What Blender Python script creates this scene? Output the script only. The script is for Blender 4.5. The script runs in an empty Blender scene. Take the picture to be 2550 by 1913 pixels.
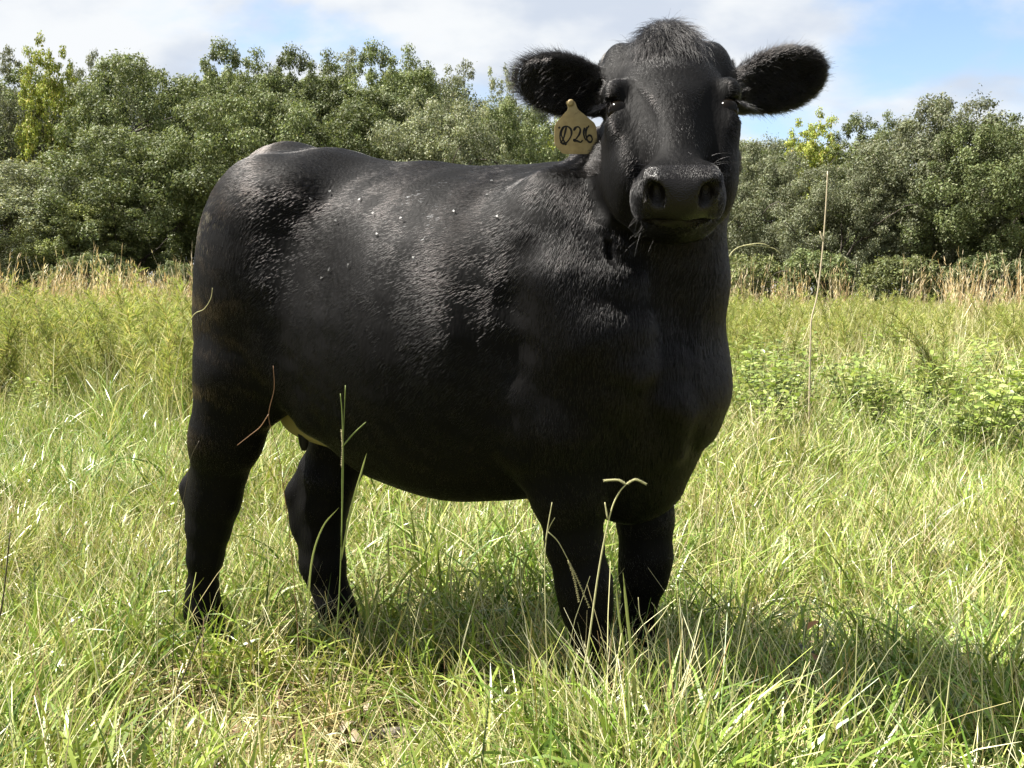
import bpy, math, random
import numpy as np

# ------------------------------------------------------------------ camera, sky, sun, exposure
SC = bpy.context.scene
COL = SC.collection
CAM_H = 0.93
PITCH = 5.56
cam_data = bpy.data.cameras.new('camera')
cam_data.sensor_width = 36.0
cam_data.lens = 32.57
cam_data.clip_start = 0.02
cam_data.clip_end = 2000.0
cam = bpy.data.objects.new('camera', cam_data)
COL.objects.link(cam)
cam.location = (0.0, 0.0, CAM_H)
cam.rotation_euler = (math.radians(90.0 - PITCH), 0.0, 0.0)
SC.camera = cam

SUN_TO = np.array((-0.58, 0.05, 0.90)); SUN_TO /= np.linalg.norm(SUN_TO)
SUN_EL = math.asin(SUN_TO[2])
SUN_AZ = math.atan2(SUN_TO[0], SUN_TO[1])          # clockwise from +Y
world = bpy.data.worlds.new('World')
SC.world = world
world.use_nodes = True


def sky_nodes():
    nt = world.node_tree
    nt.nodes.clear()
    N, L = nt.nodes.new, nt.links.new
    out = N('ShaderNodeOutputWorld')
    bg = N('ShaderNodeBackground')
    bg.inputs['Strength'].default_value = 0.05
    sky = N('ShaderNodeTexSky')
    sky.sky_type = 'NISHITA'
    sky.sun_disc = False
    sky.sun_elevation = SUN_EL
    sky.sun_rotation = SUN_AZ
    sky.air_density = 1.0
    sky.dust_density = 1.0
    sky.ozone_density = 1.0
    tc = N('ShaderNodeTexCoord')
    sep = N('ShaderNodeSeparateXYZ')
    L(tc.outputs['Generated'], sep.inputs[0])
    # flat cloud deck: direction divided by its height above the horizon
    zc = N('ShaderNodeMath'); zc.operation = 'MAXIMUM'; zc.inputs[1].default_value = 0.0
    L(sep.outputs['Z'], zc.inputs[0])
    za = N('ShaderNodeMath'); za.operation = 'ADD'; za.inputs[1].default_value = 0.42
    L(zc.outputs[0], za.inputs[0])
    dx = N('ShaderNodeMath'); dx.operation = 'DIVIDE'
    dy = N('ShaderNodeMath'); dy.operation = 'DIVIDE'
    L(sep.outputs['X'], dx.inputs[0]); L(za.outputs[0], dx.inputs[1])
    L(sep.outputs['Y'], dy.inputs[0]); L(za.outputs[0], dy.inputs[1])
    cmb = N('ShaderNodeCombineXYZ')
    L(dx.outputs[0], cmb.inputs['X']); L(dy.outputs[0], cmb.inputs['Y'])
    mp = N('ShaderNodeMapping')
    mp.inputs['Location'].default_value = SKY_OFFSET
    mp.inputs['Scale'].default_value = (1.0, 1.25, 1.0)
    L(cmb.outputs[0], mp.inputs[0])
    n1 = N('ShaderNodeTexNoise')
    n1.inputs['Scale'].default_value = 2.3
    n1.inputs['Detail'].default_value = 7.0
    n1.inputs['Roughness'].default_value = 0.52
    n1.inputs['Distortion'].default_value = 0.15
    L(mp.outputs[0], n1.inputs['Vector'])
    cov = N('ShaderNodeMapRange'); cov.interpolation_type = 'SMOOTHSTEP'
    cov.inputs[1].default_value = 0.32; cov.inputs[2].default_value = 0.50
    L(n1.outputs[0], cov.inputs[0])
    n2 = N('ShaderNodeTexNoise')
    n2.inputs['Scale'].default_value = 3.6
    n2.inputs['Detail'].default_value = 5.0
    n2.inputs['Roughness'].default_value = 0.5
    L(mp.outputs[0], n2.inputs['Vector'])
    thick = N('ShaderNodeMapRange'); thick.interpolation_type = 'SMOOTHSTEP'
    thick.inputs[1].default_value = 0.42; thick.inputs[2].default_value = 0.66
    L(n2.outputs[0], thick.inputs[0])
    ccol = N('ShaderNodeMix'); ccol.data_type = 'RGBA'
    L(thick.outputs[0], ccol.inputs[0])
    ccol.inputs[6].default_value = CLOUD_LIT
    ccol.inputs[7].default_value = CLOUD_GREY
    mix = N('ShaderNodeMix'); mix.data_type = 'RGBA'
    L(cov.outputs[0], mix.inputs[0])
    skb = N('ShaderNodeMix'); skb.data_type = 'RGBA'; skb.blend_type = 'MULTIPLY'; skb.inputs[0].default_value = 1.0
    L(sky.outputs[0], skb.inputs[6]); skb.inputs[7].default_value = (SKY_GAIN, SKY_GAIN, SKY_GAIN, 1)
    L(skb.outputs[2], mix.inputs[6])
    L(ccol.outputs[2], mix.inputs[7])
    L(mix.outputs[2], bg.inputs['Color'])
    L(bg.outputs[0], out.inputs['Surface'])


SKY_OFFSET = (3.1, 1.2, 0.0)
SKY_GAIN = 1.3
CLOUD_LIT = (5.35, 5.5, 5.65, 1.0)
CLOUD_GREY = (3.8, 4.2, 4.85, 1.0)
sky_nodes()

sun_data = bpy.data.lights.new('sun', 'SUN')
sun_data.energy = 5.0
sun_data.angle = math.radians(0.53)
sun_data.color = (1.0, 0.95, 0.87)
sun = bpy.data.objects.new('sun', sun_data)
COL.objects.link(sun)
sun.location = (-6.0, 2.0, 9.0)
sun.rotation_euler = (math.acos(SUN_TO[2]), 0.0, math.atan2(SUN_TO[0], -SUN_TO[1]))
SC.view_settings.view_transform = 'Standard'
SC.view_settings.look = 'None'
SC.view_settings.gamma = 1.0
SC.view_settings.use_curve_mapping = False
SC.view_settings.exposure = 1.82
SC.cycles.max_bounces = 8
SC.cycles.diffuse_bounces = 3
SC.cycles.glossy_bounces = 3
SC.cycles.transmission_bounces = 4
SC.cycles.transparent_max_bounces = 8

# ------------------------------------------------------------------ helpers
random.seed(7)
RNG = np.random.default_rng(11)


def tag(o, label=None, cat=None, group=None, kind=None):
    if label: o['label'] = label
    if cat: o['category'] = cat
    if group: o['group'] = group
    if kind: o['kind'] = kind
    return o


def new_mesh(name, verts, faces, mat=None, smooth=True):
    """verts (n,3) array; faces an (m,k) array or a list of tuples"""
    me = bpy.data.meshes.new(name)
    if isinstance(faces, np.ndarray):
        v = np.asarray(verts, dtype=np.float32)
        m, k = faces.shape
        me.vertices.add(len(v)); me.vertices.foreach_set('co', v.ravel())
        me.loops.add(m * k); me.loops.foreach_set('vertex_index', faces.astype(np.int32).ravel())
        me.polygons.add(m)
        me.polygons.foreach_set('loop_start', np.arange(0, m * k, k, dtype=np.int32))
        me.update(calc_edges=True)
    else:
        me.from_pydata([tuple(map(float, p)) for p in verts], [], faces)
        me.update()
    if smooth:
        me.polygons.foreach_set('use_smooth', np.ones(len(me.polygons), dtype=bool))
    if mat: me.materials.append(mat)
    return me


def link(name, me, parent=None, loc=None):
    o = bpy.data.objects.new(name, me)
    COL.objects.link(o)
    if parent is not None: o.parent = parent
    if loc is not None: o.location = loc
    return o


def empty(name, loc=(0, 0, 0), rz=0.0):
    o = bpy.data.objects.new(name, None)
    o.empty_display_size = 0.1
    COL.objects.link(o)
    o.location = loc
    o.rotation_euler = (0, 0, rz)
    return o


def pmat(name, base=(0.5, 0.5, 0.5), rough=0.6, spec=0.5):
    m = bpy.data.materials.new(name)
    m.use_nodes = True
    b = m.node_tree.nodes['Principled BSDF']
    b.inputs['Base Color'].default_value = (*base, 1)
    b.inputs['Roughness'].default_value = rough
    b.inputs['Specular IOR Level'].default_value = spec
    return m, m.node_tree, b


def tube(pts, radii, sides=6):
    """a tapered tube round a polyline: verts, quads (+ end fans as quads)"""
    pts = np.asarray(pts, float); n = len(pts)
    radii = np.broadcast_to(np.asarray(radii, float), (n,))
    tg = np.gradient(pts, axis=0); tg /= np.linalg.norm(tg, axis=1)[:, None] + 1e-9
    up = np.array((0.31, 0.95, 0.02)); V = []
    for i in range(n):
        a = np.cross(tg[i], up); a /= np.linalg.norm(a) + 1e-9
        b = np.cross(tg[i], a)
        for j in range(sides):
            th = 2 * math.pi * j / sides
            V.append(pts[i] + radii[i] * (math.cos(th) * a + math.sin(th) * b))
    F = []
    for i in range(n - 1):
        for j in range(sides):
            k = (j + 1) % sides
            F.append((i * sides + j, i * sides + k, (i + 1) * sides + k, (i + 1) * sides + j))
    F.append(tuple(range(sides - 1, -1, -1)))
    F.append(tuple((n - 1) * sides + j for j in range(sides)))
    return V, F


class Bag:
    def __init__(self): self.v = []; self.f = []
    def add(self, v, f):
        o = len(self.v)
        self.v.extend([tuple(map(float, p)) for p in v]); self.f.extend([tuple(o + i for i in q) for q in f])
    def build(self, name, mat, parent=None, smooth=True):
        return link(name, new_mesh(name, self.v, self.f, mat, smooth), parent)
# ------------------------------------------------------------------ ground
def vnoise(x, y, seed=0):
    """smooth value noise on numpy arrays, about -1..1"""
    xi, yi = np.floor(x).astype(np.int64), np.floor(y).astype(np.int64)
    fx, fy = x - xi, y - yi
    fx, fy = fx * fx * (3 - 2 * fx), fy * fy * (3 - 2 * fy)
    def hsh(a, b):
        n = (a * 374761393 + b * 668265263 + seed * 69069) & 0xffffffff
        n = ((n ^ (n >> 13)) * 1274126177) & 0xffffffff
        return ((n ^ (n >> 16)) & 0xffff) / 32767.5 - 1
    return ((hsh(xi, yi) * (1 - fx) + hsh(xi + 1, yi) * fx) * (1 - fy)
            + (hsh(xi, yi + 1) * (1 - fx) + hsh(xi + 1, yi + 1) * fx) * fy)


def ground_z(x, y):
    r = np.hypot(x, y - 2)
    far = np.clip((r - 4) / 10, 0, 1)
    near = np.clip((r - .0) / 6, 0.25, 1)
    return near * .018 * vnoise(x * 1.3, y * 1.3, 1) + far * .10 * vnoise(x * .13, y * .13, 2) + 0 * x


def mat_ground():
    m, nt, b = pmat('pasture_soil', (.1, .08, .05), .95, .1)
    N, L = nt.nodes.new, nt.links.new
    geo = N('ShaderNodeNewGeometry')
    n1 = N('ShaderNodeTexNoise'); n1.inputs['Scale'].default_value = 9; n1.inputs['Detail'].default_value = 8
    n2 = N('ShaderNodeTexNoise'); n2.inputs['Scale'].default_value = .35; n2.inputs['Detail'].default_value = 4
    L(geo.outputs['Position'], n1.inputs['Vector']); L(geo.outputs['Position'], n2.inputs['Vector'])
    r1 = N('ShaderNodeValToRGB')
    e = r1.color_ramp.elements
    e[0].position = .3; e[0].color = (.028, .018, .010, 1)
    e[1].position = .75; e[1].color = (.13, .09, .05, 1)
    L(n1.outputs[0], r1.inputs[0])
    mx = N('ShaderNodeMix'); mx.data_type = 'RGBA'
    L(n2.outputs[0], mx.inputs[0]); L(r1.outputs[0], mx.inputs[6]); mx.inputs[7].default_value = (.12, .125, .04, 1)
    L(mx.outputs[2], b.inputs['Base Color'])
    bp = N('ShaderNodeBump'); bp.inputs['Strength'].default_value = .8; bp.inputs['Distance'].default_value = .02
    L(n1.outputs[0], bp.inputs['Height']); L(bp.outputs[0], b.inputs['Normal'])
    return m


def build_ground():
    # a polar sheet, fine near the camera, out to the horizon
    rr = np.concatenate([np.linspace(0.2, 8, 60), np.geomspace(8.4, 900, 60)])
    na = 160
    a = np.linspace(0, 2 * math.pi, na, endpoint=False)
    R, A = np.meshgrid(rr, a, indexing='ij')
    X, Y = R * np.cos(A), 1.5 + R * np.sin(A)
    V = np.stack([X, Y, ground_z(X, Y)], -1).reshape(-1, 3)
    V = np.vstack([V, [[0, 1.5, 0]]])
    i, j = np.meshgrid(np.arange(len(rr) - 1), np.arange(na), indexing='ij')
    k = (j + 1) % na
    Fq = np.stack([i * na + j, (i + 1) * na + j, (i + 1) * na + k, i * na + k], -1).reshape(-1, 4)
    c = len(V) - 1
    me = bpy.data.meshes.new('ground')
    me.from_pydata(V.tolist(), [], Fq.tolist() + [(c, jj, (jj + 1) % na) for jj in range(na)])
    me.polygons.foreach_set('use_smooth', np.ones(len(me.polygons), dtype=bool))
    me.materials.append(mat_ground())
    o = link('ground', me)
    o['kind'] = 'structure'


build_ground()


# ------------------------------------------------------------------ plants made of ribbons, scattered by geometry nodes
def mat_leafy(name, trans=.35, rough=.45, spec=.4, patch=True, sat=1.0):
    """blade or leaf: own colour from 'tint', light passing through, slow drift of hue over the field"""
    m = bpy.data.materials.new(name); m.use_nodes = True
    nt = m.node_tree; b = nt.nodes['Principled BSDF']; out = nt.nodes['Material Output']
    N, L = nt.nodes.new, nt.links.new
    at = N('ShaderNodeAttribute'); at.attribute_name = 'tint'
    src = at.outputs['Color']
    info = N('ShaderNodeObjectInfo')
    hsv = N('ShaderNodeHueSaturation')
    mr = N('ShaderNodeMapRange'); mr.inputs[3].default_value = .75; mr.inputs[4].default_value = 1.25
    L(info.outputs['Random'], mr.inputs[0]); L(mr.outputs[0], hsv.inputs['Value'])
    hsv.inputs['Saturation'].default_value = sat
    if patch:
        geo = N('ShaderNodeNewGeometry')
        n = N('ShaderNodeTexNoise'); n.inputs['Scale'].default_value = .55; n.inputs['Detail'].default_value = 3
        L(geo.outputs['Position'], n.inputs['Vector'])
        m2 = N('ShaderNodeMapRange'); m2.inputs[1].default_value = .35; m2.inputs[2].default_value = .65
        m2.inputs[3].default_value = .478; m2.inputs[4].default_value = .512
        L(n.outputs[0], m2.inputs[0]); L(m2.outputs[0], hsv.inputs['Hue'])
    L(src, hsv.inputs['Color'])
    L(hsv.outputs[0], b.inputs['Base Color'])
    b.inputs['Roughness'].default_value = rough
    b.inputs['Specular IOR Level'].default_value = spec
    tr = N('ShaderNodeBsdfTranslucent')
    br = N('ShaderNodeMix'); br.data_type = 'RGBA'; br.blend_type = 'MULTIPLY'; br.inputs[0].default_value = 1.0
    L(hsv.outputs[0], br.inputs[6]); br.inputs[7].default_value = (1.15, 1.15, .75, 1)
    L(br.outputs[2], tr.inputs['Color'])
    mx = N('ShaderNodeMixShader'); mx.inputs[0].default_value = trans
    L(b.outputs[0], mx.inputs[1]); L(tr.outputs[0], mx.inputs[2])
    L(mx.outputs[0], out.inputs['Surface'])
    return m


class Ribbons:
    """many thin ribbons (blades, stems, leaves) collected into one mesh with a colour per ribbon"""
    def __init__(self): self.V = []; self.F = []; self.C = []; self.G = []; self.n = 0

    def add(self, base, az, length, width, lean, bend, color, group=0, seg=4, shape='blade', roll=None, rng=RNG):
        """arrays of n ribbons; lean = start angle from the vertical, bend = extra angle towards the tip"""
        n = len(az)
        t = np.linspace(0, 1, seg + 1)
        ang = lean[:, None] + bend[:, None] * t[None, :] ** 1.3
        d = length[:, None] / seg
        h = np.concatenate([np.zeros((n, 1)), np.cumsum(np.sin(ang[:, :-1]) * d, 1)], 1)
        z = np.concatenate([np.zeros((n, 1)), np.cumsum(np.cos(ang[:, :-1]) * d, 1)], 1)
        ca, sa = np.cos(az)[:, None], np.sin(az)[:, None]
        P = np.stack([base[:, 0:1] + h * ca, base[:, 1:2] + h * sa, base[:, 2:3] + z], -1)
        if shape == 'blade': w = np.interp(t, (0, .25, .7, 1), (.7, 1, .75, .06))
        elif shape == 'stem': w = np.interp(t, (0, 1), (1, .5))
        else: w = np.interp(t, (0, .2, .5, .8, 1), (.12, .75, 1, .7, .08))
        if roll is None: roll = rng.normal(size=n) * .7
        cr, sr = np.cos(roll)[:, None], np.sin(roll)[:, None]
        tw = roll[:, None] + rng.normal(size=(n, 1)) * .5 * t[None, :]
        sx = -sa * np.cos(tw) + ca * np.sin(tw) * np.cos(ang)
        sy = ca * np.cos(tw) + sa * np.sin(tw) * np.cos(ang)
        sz = -np.sin(tw) * np.sin(ang)
        S = np.stack([sx, sy, sz], -1) * (width[:, None] * w[None, :] * .5)[..., None]
        VV_ = np.stack([P - S, P + S], 2)            # n, seg+1, 2, 3
        self.V.append(VV_.reshape(-1, 3))
        idx = np.arange(n)[:, None] * (2 * (seg + 1)) + np.arange(seg)[None, :] * 2 + self.n
        self.F.append(np.stack([idx, idx + 1, idx + 3, idx + 2], -1).reshape(-1, 4))
        grad = np.ones_like(t)
        cc = color[:, None, None, :] * grad[None, :, None, None] * np.ones((1, 1, 2, 1))
        self.C.append(cc.reshape(-1, 3))
        self.G.append(np.full(n * seg, group, np.int32))
        self.n += n * 2 * (seg + 1)
        return P

    def arrays(self):
        return np.concatenate(self.V), np.concatenate(self.F), np.concatenate(self.C), np.concatenate(self.G)


def ribbon_mesh(name, rb, mat):
    V, Fq, C, G = rb.arrays()
    me = new_mesh(name, V, Fq, mat)
    a = me.attributes.new('tint', 'FLOAT_COLOR', 'POINT')
    a.data.foreach_set('color', np.concatenate([C, np.ones((len(C), 1))], 1).astype(np.float32).ravel())
    return me


def scatter(name, rb, mat, pts, rot, scale, idx, nvar):
    """one object: the tuft variants and, as loose points, where each stands; the modifier puts them there"""
    V, Fq, C, G = rb.arrays()
    nv = len(V)
    me = new_mesh(name, V, Fq, mat)
    me.vertices.add(len(pts))
    co = np.vstack([V, pts]).astype(np.float32)
    me.vertices.foreach_set('co', co.ravel())
    def at(nm, typ, dom, arr, key):
        a = me.attributes.new(nm, typ, dom); a.data.foreach_set(key, np.ascontiguousarray(arr).ravel())
    n_all = nv + len(pts)
    tint = np.ones((n_all, 4), np.float32); tint[:nv, :3] = C
    at('tint', 'FLOAT_COLOR', 'POINT', tint, 'color')
    spot = np.zeros(n_all, bool); spot[nv:] = True
    at('spot', 'BOOLEAN', 'POINT', spot, 'value')
    var = np.zeros(n_all, np.int32); var[nv:] = idx
    # variant number of each tuft vertex
    gv = np.zeros(nv, np.int32); gv[Fq.ravel()] = np.repeat(G, 4); var[:nv] = gv
    at('variant', 'INT', 'POINT', var, 'value')
    rv = np.zeros((n_all, 3), np.float32); rv[nv:] = rot
    at('turn', 'FLOAT_VECTOR', 'POINT', rv, 'vector')
    sv = np.ones(n_all, np.float32); sv[nv:] = scale
    at('size', 'FLOAT', 'POINT', sv, 'value')
    me.update()
    o = link(name, me)
    ng = bpy.data.node_groups.new(name + '_scatter', 'GeometryNodeTree')
    ng.interface.new_socket('Geometry', in_out='INPUT', socket_type='NodeSocketGeometry')
    ng.interface.new_socket('Geometry', in_out='OUTPUT', socket_type='NodeSocketGeometry')
    N, L = ng.nodes.new, ng.links.new
    gi, go = N('NodeGroupInput'), N('NodeGroupOutput')
    def named(nm, typ):
        q = N('GeometryNodeInputNamedAttribute'); q.data_type = typ; q.inputs['Name'].default_value = nm
        return q.outputs['Attribute']
    sep = N('GeometryNodeSeparateGeometry'); sep.domain = 'POINT'
    L(gi.outputs[0], sep.inputs[0]); L(named('spot', 'BOOLEAN'), sep.inputs['Selection'])
    spl = N('GeometryNodeSplitToInstances'); spl.domain = 'POINT'
    L(sep.outputs[1], spl.inputs[0]); L(named('variant', 'INT'), spl.inputs['Group ID'])
    iop = N('GeometryNodeInstanceOnPoints')
    L(sep.outputs[0], iop.inputs['Points']); L(spl.outputs[0], iop.inputs['Instance'])
    iop.inputs['Pick Instance'].default_value = True
    L(named('variant', 'INT'), iop.inputs['Instance Index'])
    L(named('turn', 'FLOAT_VECTOR'), iop.inputs['Rotation'])
    L(named('size', 'FLOAT'), iop.inputs['Scale'])
    L(iop.outputs[0], go.inputs[0])
    md = o.modifiers.new('scatter', 'NODES'); md.node_group = ng
    return o


def mixcol(rng, n, cols, p, jit=.18):
    cols = np.array(cols); c = cols[rng.choice(len(cols), n, p=p)]
    return np.clip(c * rng.uniform(1 - jit, 1 + jit, (n, 1)) + rng.normal(size=(n, 3)) * .004, .004, 1)


GREENS = [(.135, .215, .030), (.200, .270, .045), (.075, .135, .020), (.310, .340, .090)]
STRAWS = [(.56, .52, .27), (.44, .37, .18), (.26, .18, .085), (.66, .63, .40)]


def tuft_library(kind, nvar, seed):
    rng = np.random.default_rng(seed); rb = Ribbons()
    for g in range(nvar):
        if kind == 'turf':
            n = 24
            r = .055 * np.sqrt(rng.random(n)); a = rng.uniform(0, 6.28, n)
            base = np.stack([r * np.cos(a), r * np.sin(a), np.full(n, -.005)], 1)
            az = a + rng.normal(size=n) * .9
            rb.add(base, az, rng.uniform(.10, .32, n) * rng.uniform(.8, 1.1), rng.uniform(.0034, .0095, n), np.abs(rng.normal(size=n)) * .55 + .08,
                   rng.uniform(.2, 2.2, n), mixcol(rng, n, GREENS, (.34, .36, .16, .14)), g, 5, rng=rng)
            n = 14
            base = rng.normal(size=(n, 3)) * (.05, .05, 0) + (0, 0, .0)
            rb.add(base, rng.uniform(0, 6.28, n), rng.uniform(.10, .26, n), rng.uniform(.0016, .0036, n), rng.uniform(.3, 1.3, n),
                   rng.uniform(.0, 1.2, n), mixcol(rng, n, STRAWS, (.4, .25, .1, .25)), g, 4, rng=rng)
            n = 5   # seed stems
            base = rng.normal(size=(n, 3)) * (.04, .04, 0)
            rb.add(base, rng.uniform(0, 6.28, n), rng.uniform(.20, .36, n), rng.uniform(.0014, .0022, n), rng.uniform(.05, .6, n),
                   rng.uniform(.0, .8, n), mixcol(rng, n, STRAWS + GREENS, (.3, .1, .05, .25, .1, .1, 0, .1)), g, 5, 'stem', rng=rng)
        elif kind == 'litter':
            n = 26
            base = rng.normal(size=(n, 3)) * (.09, .09, .0) + (0, 0, .012) + rng.random((n, 1)) * (0, 0, .03)
            rb.add(base, rng.uniform(0, 6.28, n), rng.uniform(.06, .22, n), rng.uniform(.0018, .0045, n), rng.uniform(1.2, 1.65, n),
                   rng.uniform(-.3, .5, n), mixcol(rng, n, STRAWS + [(.10, .06, .035)], (.3, .25, .2, .15, .1)), g, 3, rng=rng)
        elif kind == 'meadow':      # taller, finer, paler
            n = 30
            r = .12 * np.sqrt(rng.random(n)); a = rng.uniform(0, 6.28, n)
            base = np.stack([r * np.cos(a), r * np.sin(a), np.full(n, -.005)], 1)
            rb.add(base, a + rng.normal(size=n) * .9, rng.uniform(.22, .52, n), rng.uniform(.003, .007, n), np.abs(rng.normal(size=n)) * .35 + .04,
                   rng.uniform(.2, 1.8, n), mixcol(rng, n, GREENS + STRAWS[:2], (.2, .3, .06, .26, .12, .06)), g, 4, rng=rng)
            n = 10
            base = rng.normal(size=(n, 3)) * (.08, .08, 0)
            rb.add(base, rng.uniform(0, 6.28, n), rng.uniform(.35, .65, n), rng.uniform(.002, .0035, n), rng.uniform(.03, .4, n),
                   rng.uniform(.0, .8, n), mixcol(rng, n, STRAWS, (.5, .2, .1, .2)), g, 4, 'stem', rng=rng)
        elif kind == 'fennel':      # feathery upright plumes
            ns = 5
            for s_ in range(ns):   # each stem with its thread-like leaves
                b = rng.normal(size=(1, 3)) * (.08, .08, 0)
                L_ = np.array([rng.uniform(.65, 1.1)]); az0 = rng.uniform(0, 6.28, 1)
                P = rb.add(b, az0, L_, np.array([.007]), rng.uniform(.02, .25, 1), rng.uniform(.1, .9, 1),
                           np.array([(.20, .16, .07)]), g, 8, 'stem', rng=rng)[0]
                n = 170
                t = rng.uniform(.22, 1, n); q = np.stack([np.interp(t * 8, np.arange(9), P[:, i]) for i in range(3)], 1)
                c = mixcol(rng, n, [(.22, .26, .065), (.30, .31, .095), (.15, .20, .05), (.40, .36, .16)], (.4, .3, .15, .15))
                rb.add(q, rng.uniform(0, 6.28, n), rng.uniform(.06, .18, n) * (1.15 - .6 * t), rng.uniform(.004, .008, n), rng.uniform(.4, 1.2, n),
                       rng.uniform(-.2, .9, n), c, g, 2, rng=rng)
        elif kind == 'sedge':       # tall tan broomsedge stalks
            n = 16
            base = rng.normal(size=(n, 3)) * (.10, .10, 0)
            tan = mixcol(rng, n, [(.46, .36, .21), (.36, .25, .13), (.60, .52, .36)], (.4, .25, .35))
            P = rb.add(base, rng.uniform(0, 6.28, n), rng.uniform(.7, 1.35, n), rng.uniform(.006, .011, n), np.abs(rng.normal(size=n)) * .12 + .02,
                       rng.uniform(.0, .5, n), tan, g, 5, rng=rng)
            for k in range(n):
                m = 7
                t = rng.uniform(.45, 1, m); q = np.stack([np.interp(t * 5, np.arange(6), P[k][:, i]) for i in range(3)], 1)
                rb.add(q, rng.uniform(0, 6.28, m), rng.uniform(.05, .13, m), rng.uniform(.006, .012, m), rng.uniform(.1, .6, m),
                       rng.uniform(0, .5, m), np.tile(tan[k], (m, 1)) * rng.uniform(.9, 1.5, (m, 1)), g, 2, rng=rng)
            n = 14
            rb.add(rng.normal(size=(n, 3)) * (.12, .12, 0), rng.uniform(0, 6.28, n), rng.uniform(.3, .7, n), rng.uniform(.006, .01, n), rng.uniform(.1, .7, n),
                   rng.uniform(.2, 1, n), mixcol(rng, n, STRAWS + GREENS[:2], (.3, .25, .15, .1, .1, .1)), g, 3, rng=rng)
    return rb


def field_points(rng, y0, y1, dens, side=.62, pad=.8):
    """random points of the wedge of field in front of the camera, at least as wide as the view and a step more"""
    w1 = side * y1 + pad
    n = int(dens * 2 * w1 * (y1 - y0))
    x = rng.uniform(-w1, w1, n); y = rng.uniform(y0, y1, n)
    k = np.abs(x) < side * y + pad
    return x[k], y[k]


def spots(rng, x, y, smin, smax, tilt=.12):
    n = len(x)
    P = np.stack([x, y, ground_z(x, y)], 1)
    R = np.stack([rng.normal(size=n) * tilt, rng.normal(size=n) * tilt, rng.uniform(0, 6.28, n)], 1)
    return P, R, rng.uniform(smin, smax, n)


def on_cow_foot(x, y):
    m = np.zeros(len(x), bool)
    for fx, fy, r in ((-.72, 2.30, .06), (-.43, 2.34, .06), (.19, 1.84, .065), (.31, 2.06, .065)):
        m |= np.hypot(x - fx, y - fy) < r
    return m


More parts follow.
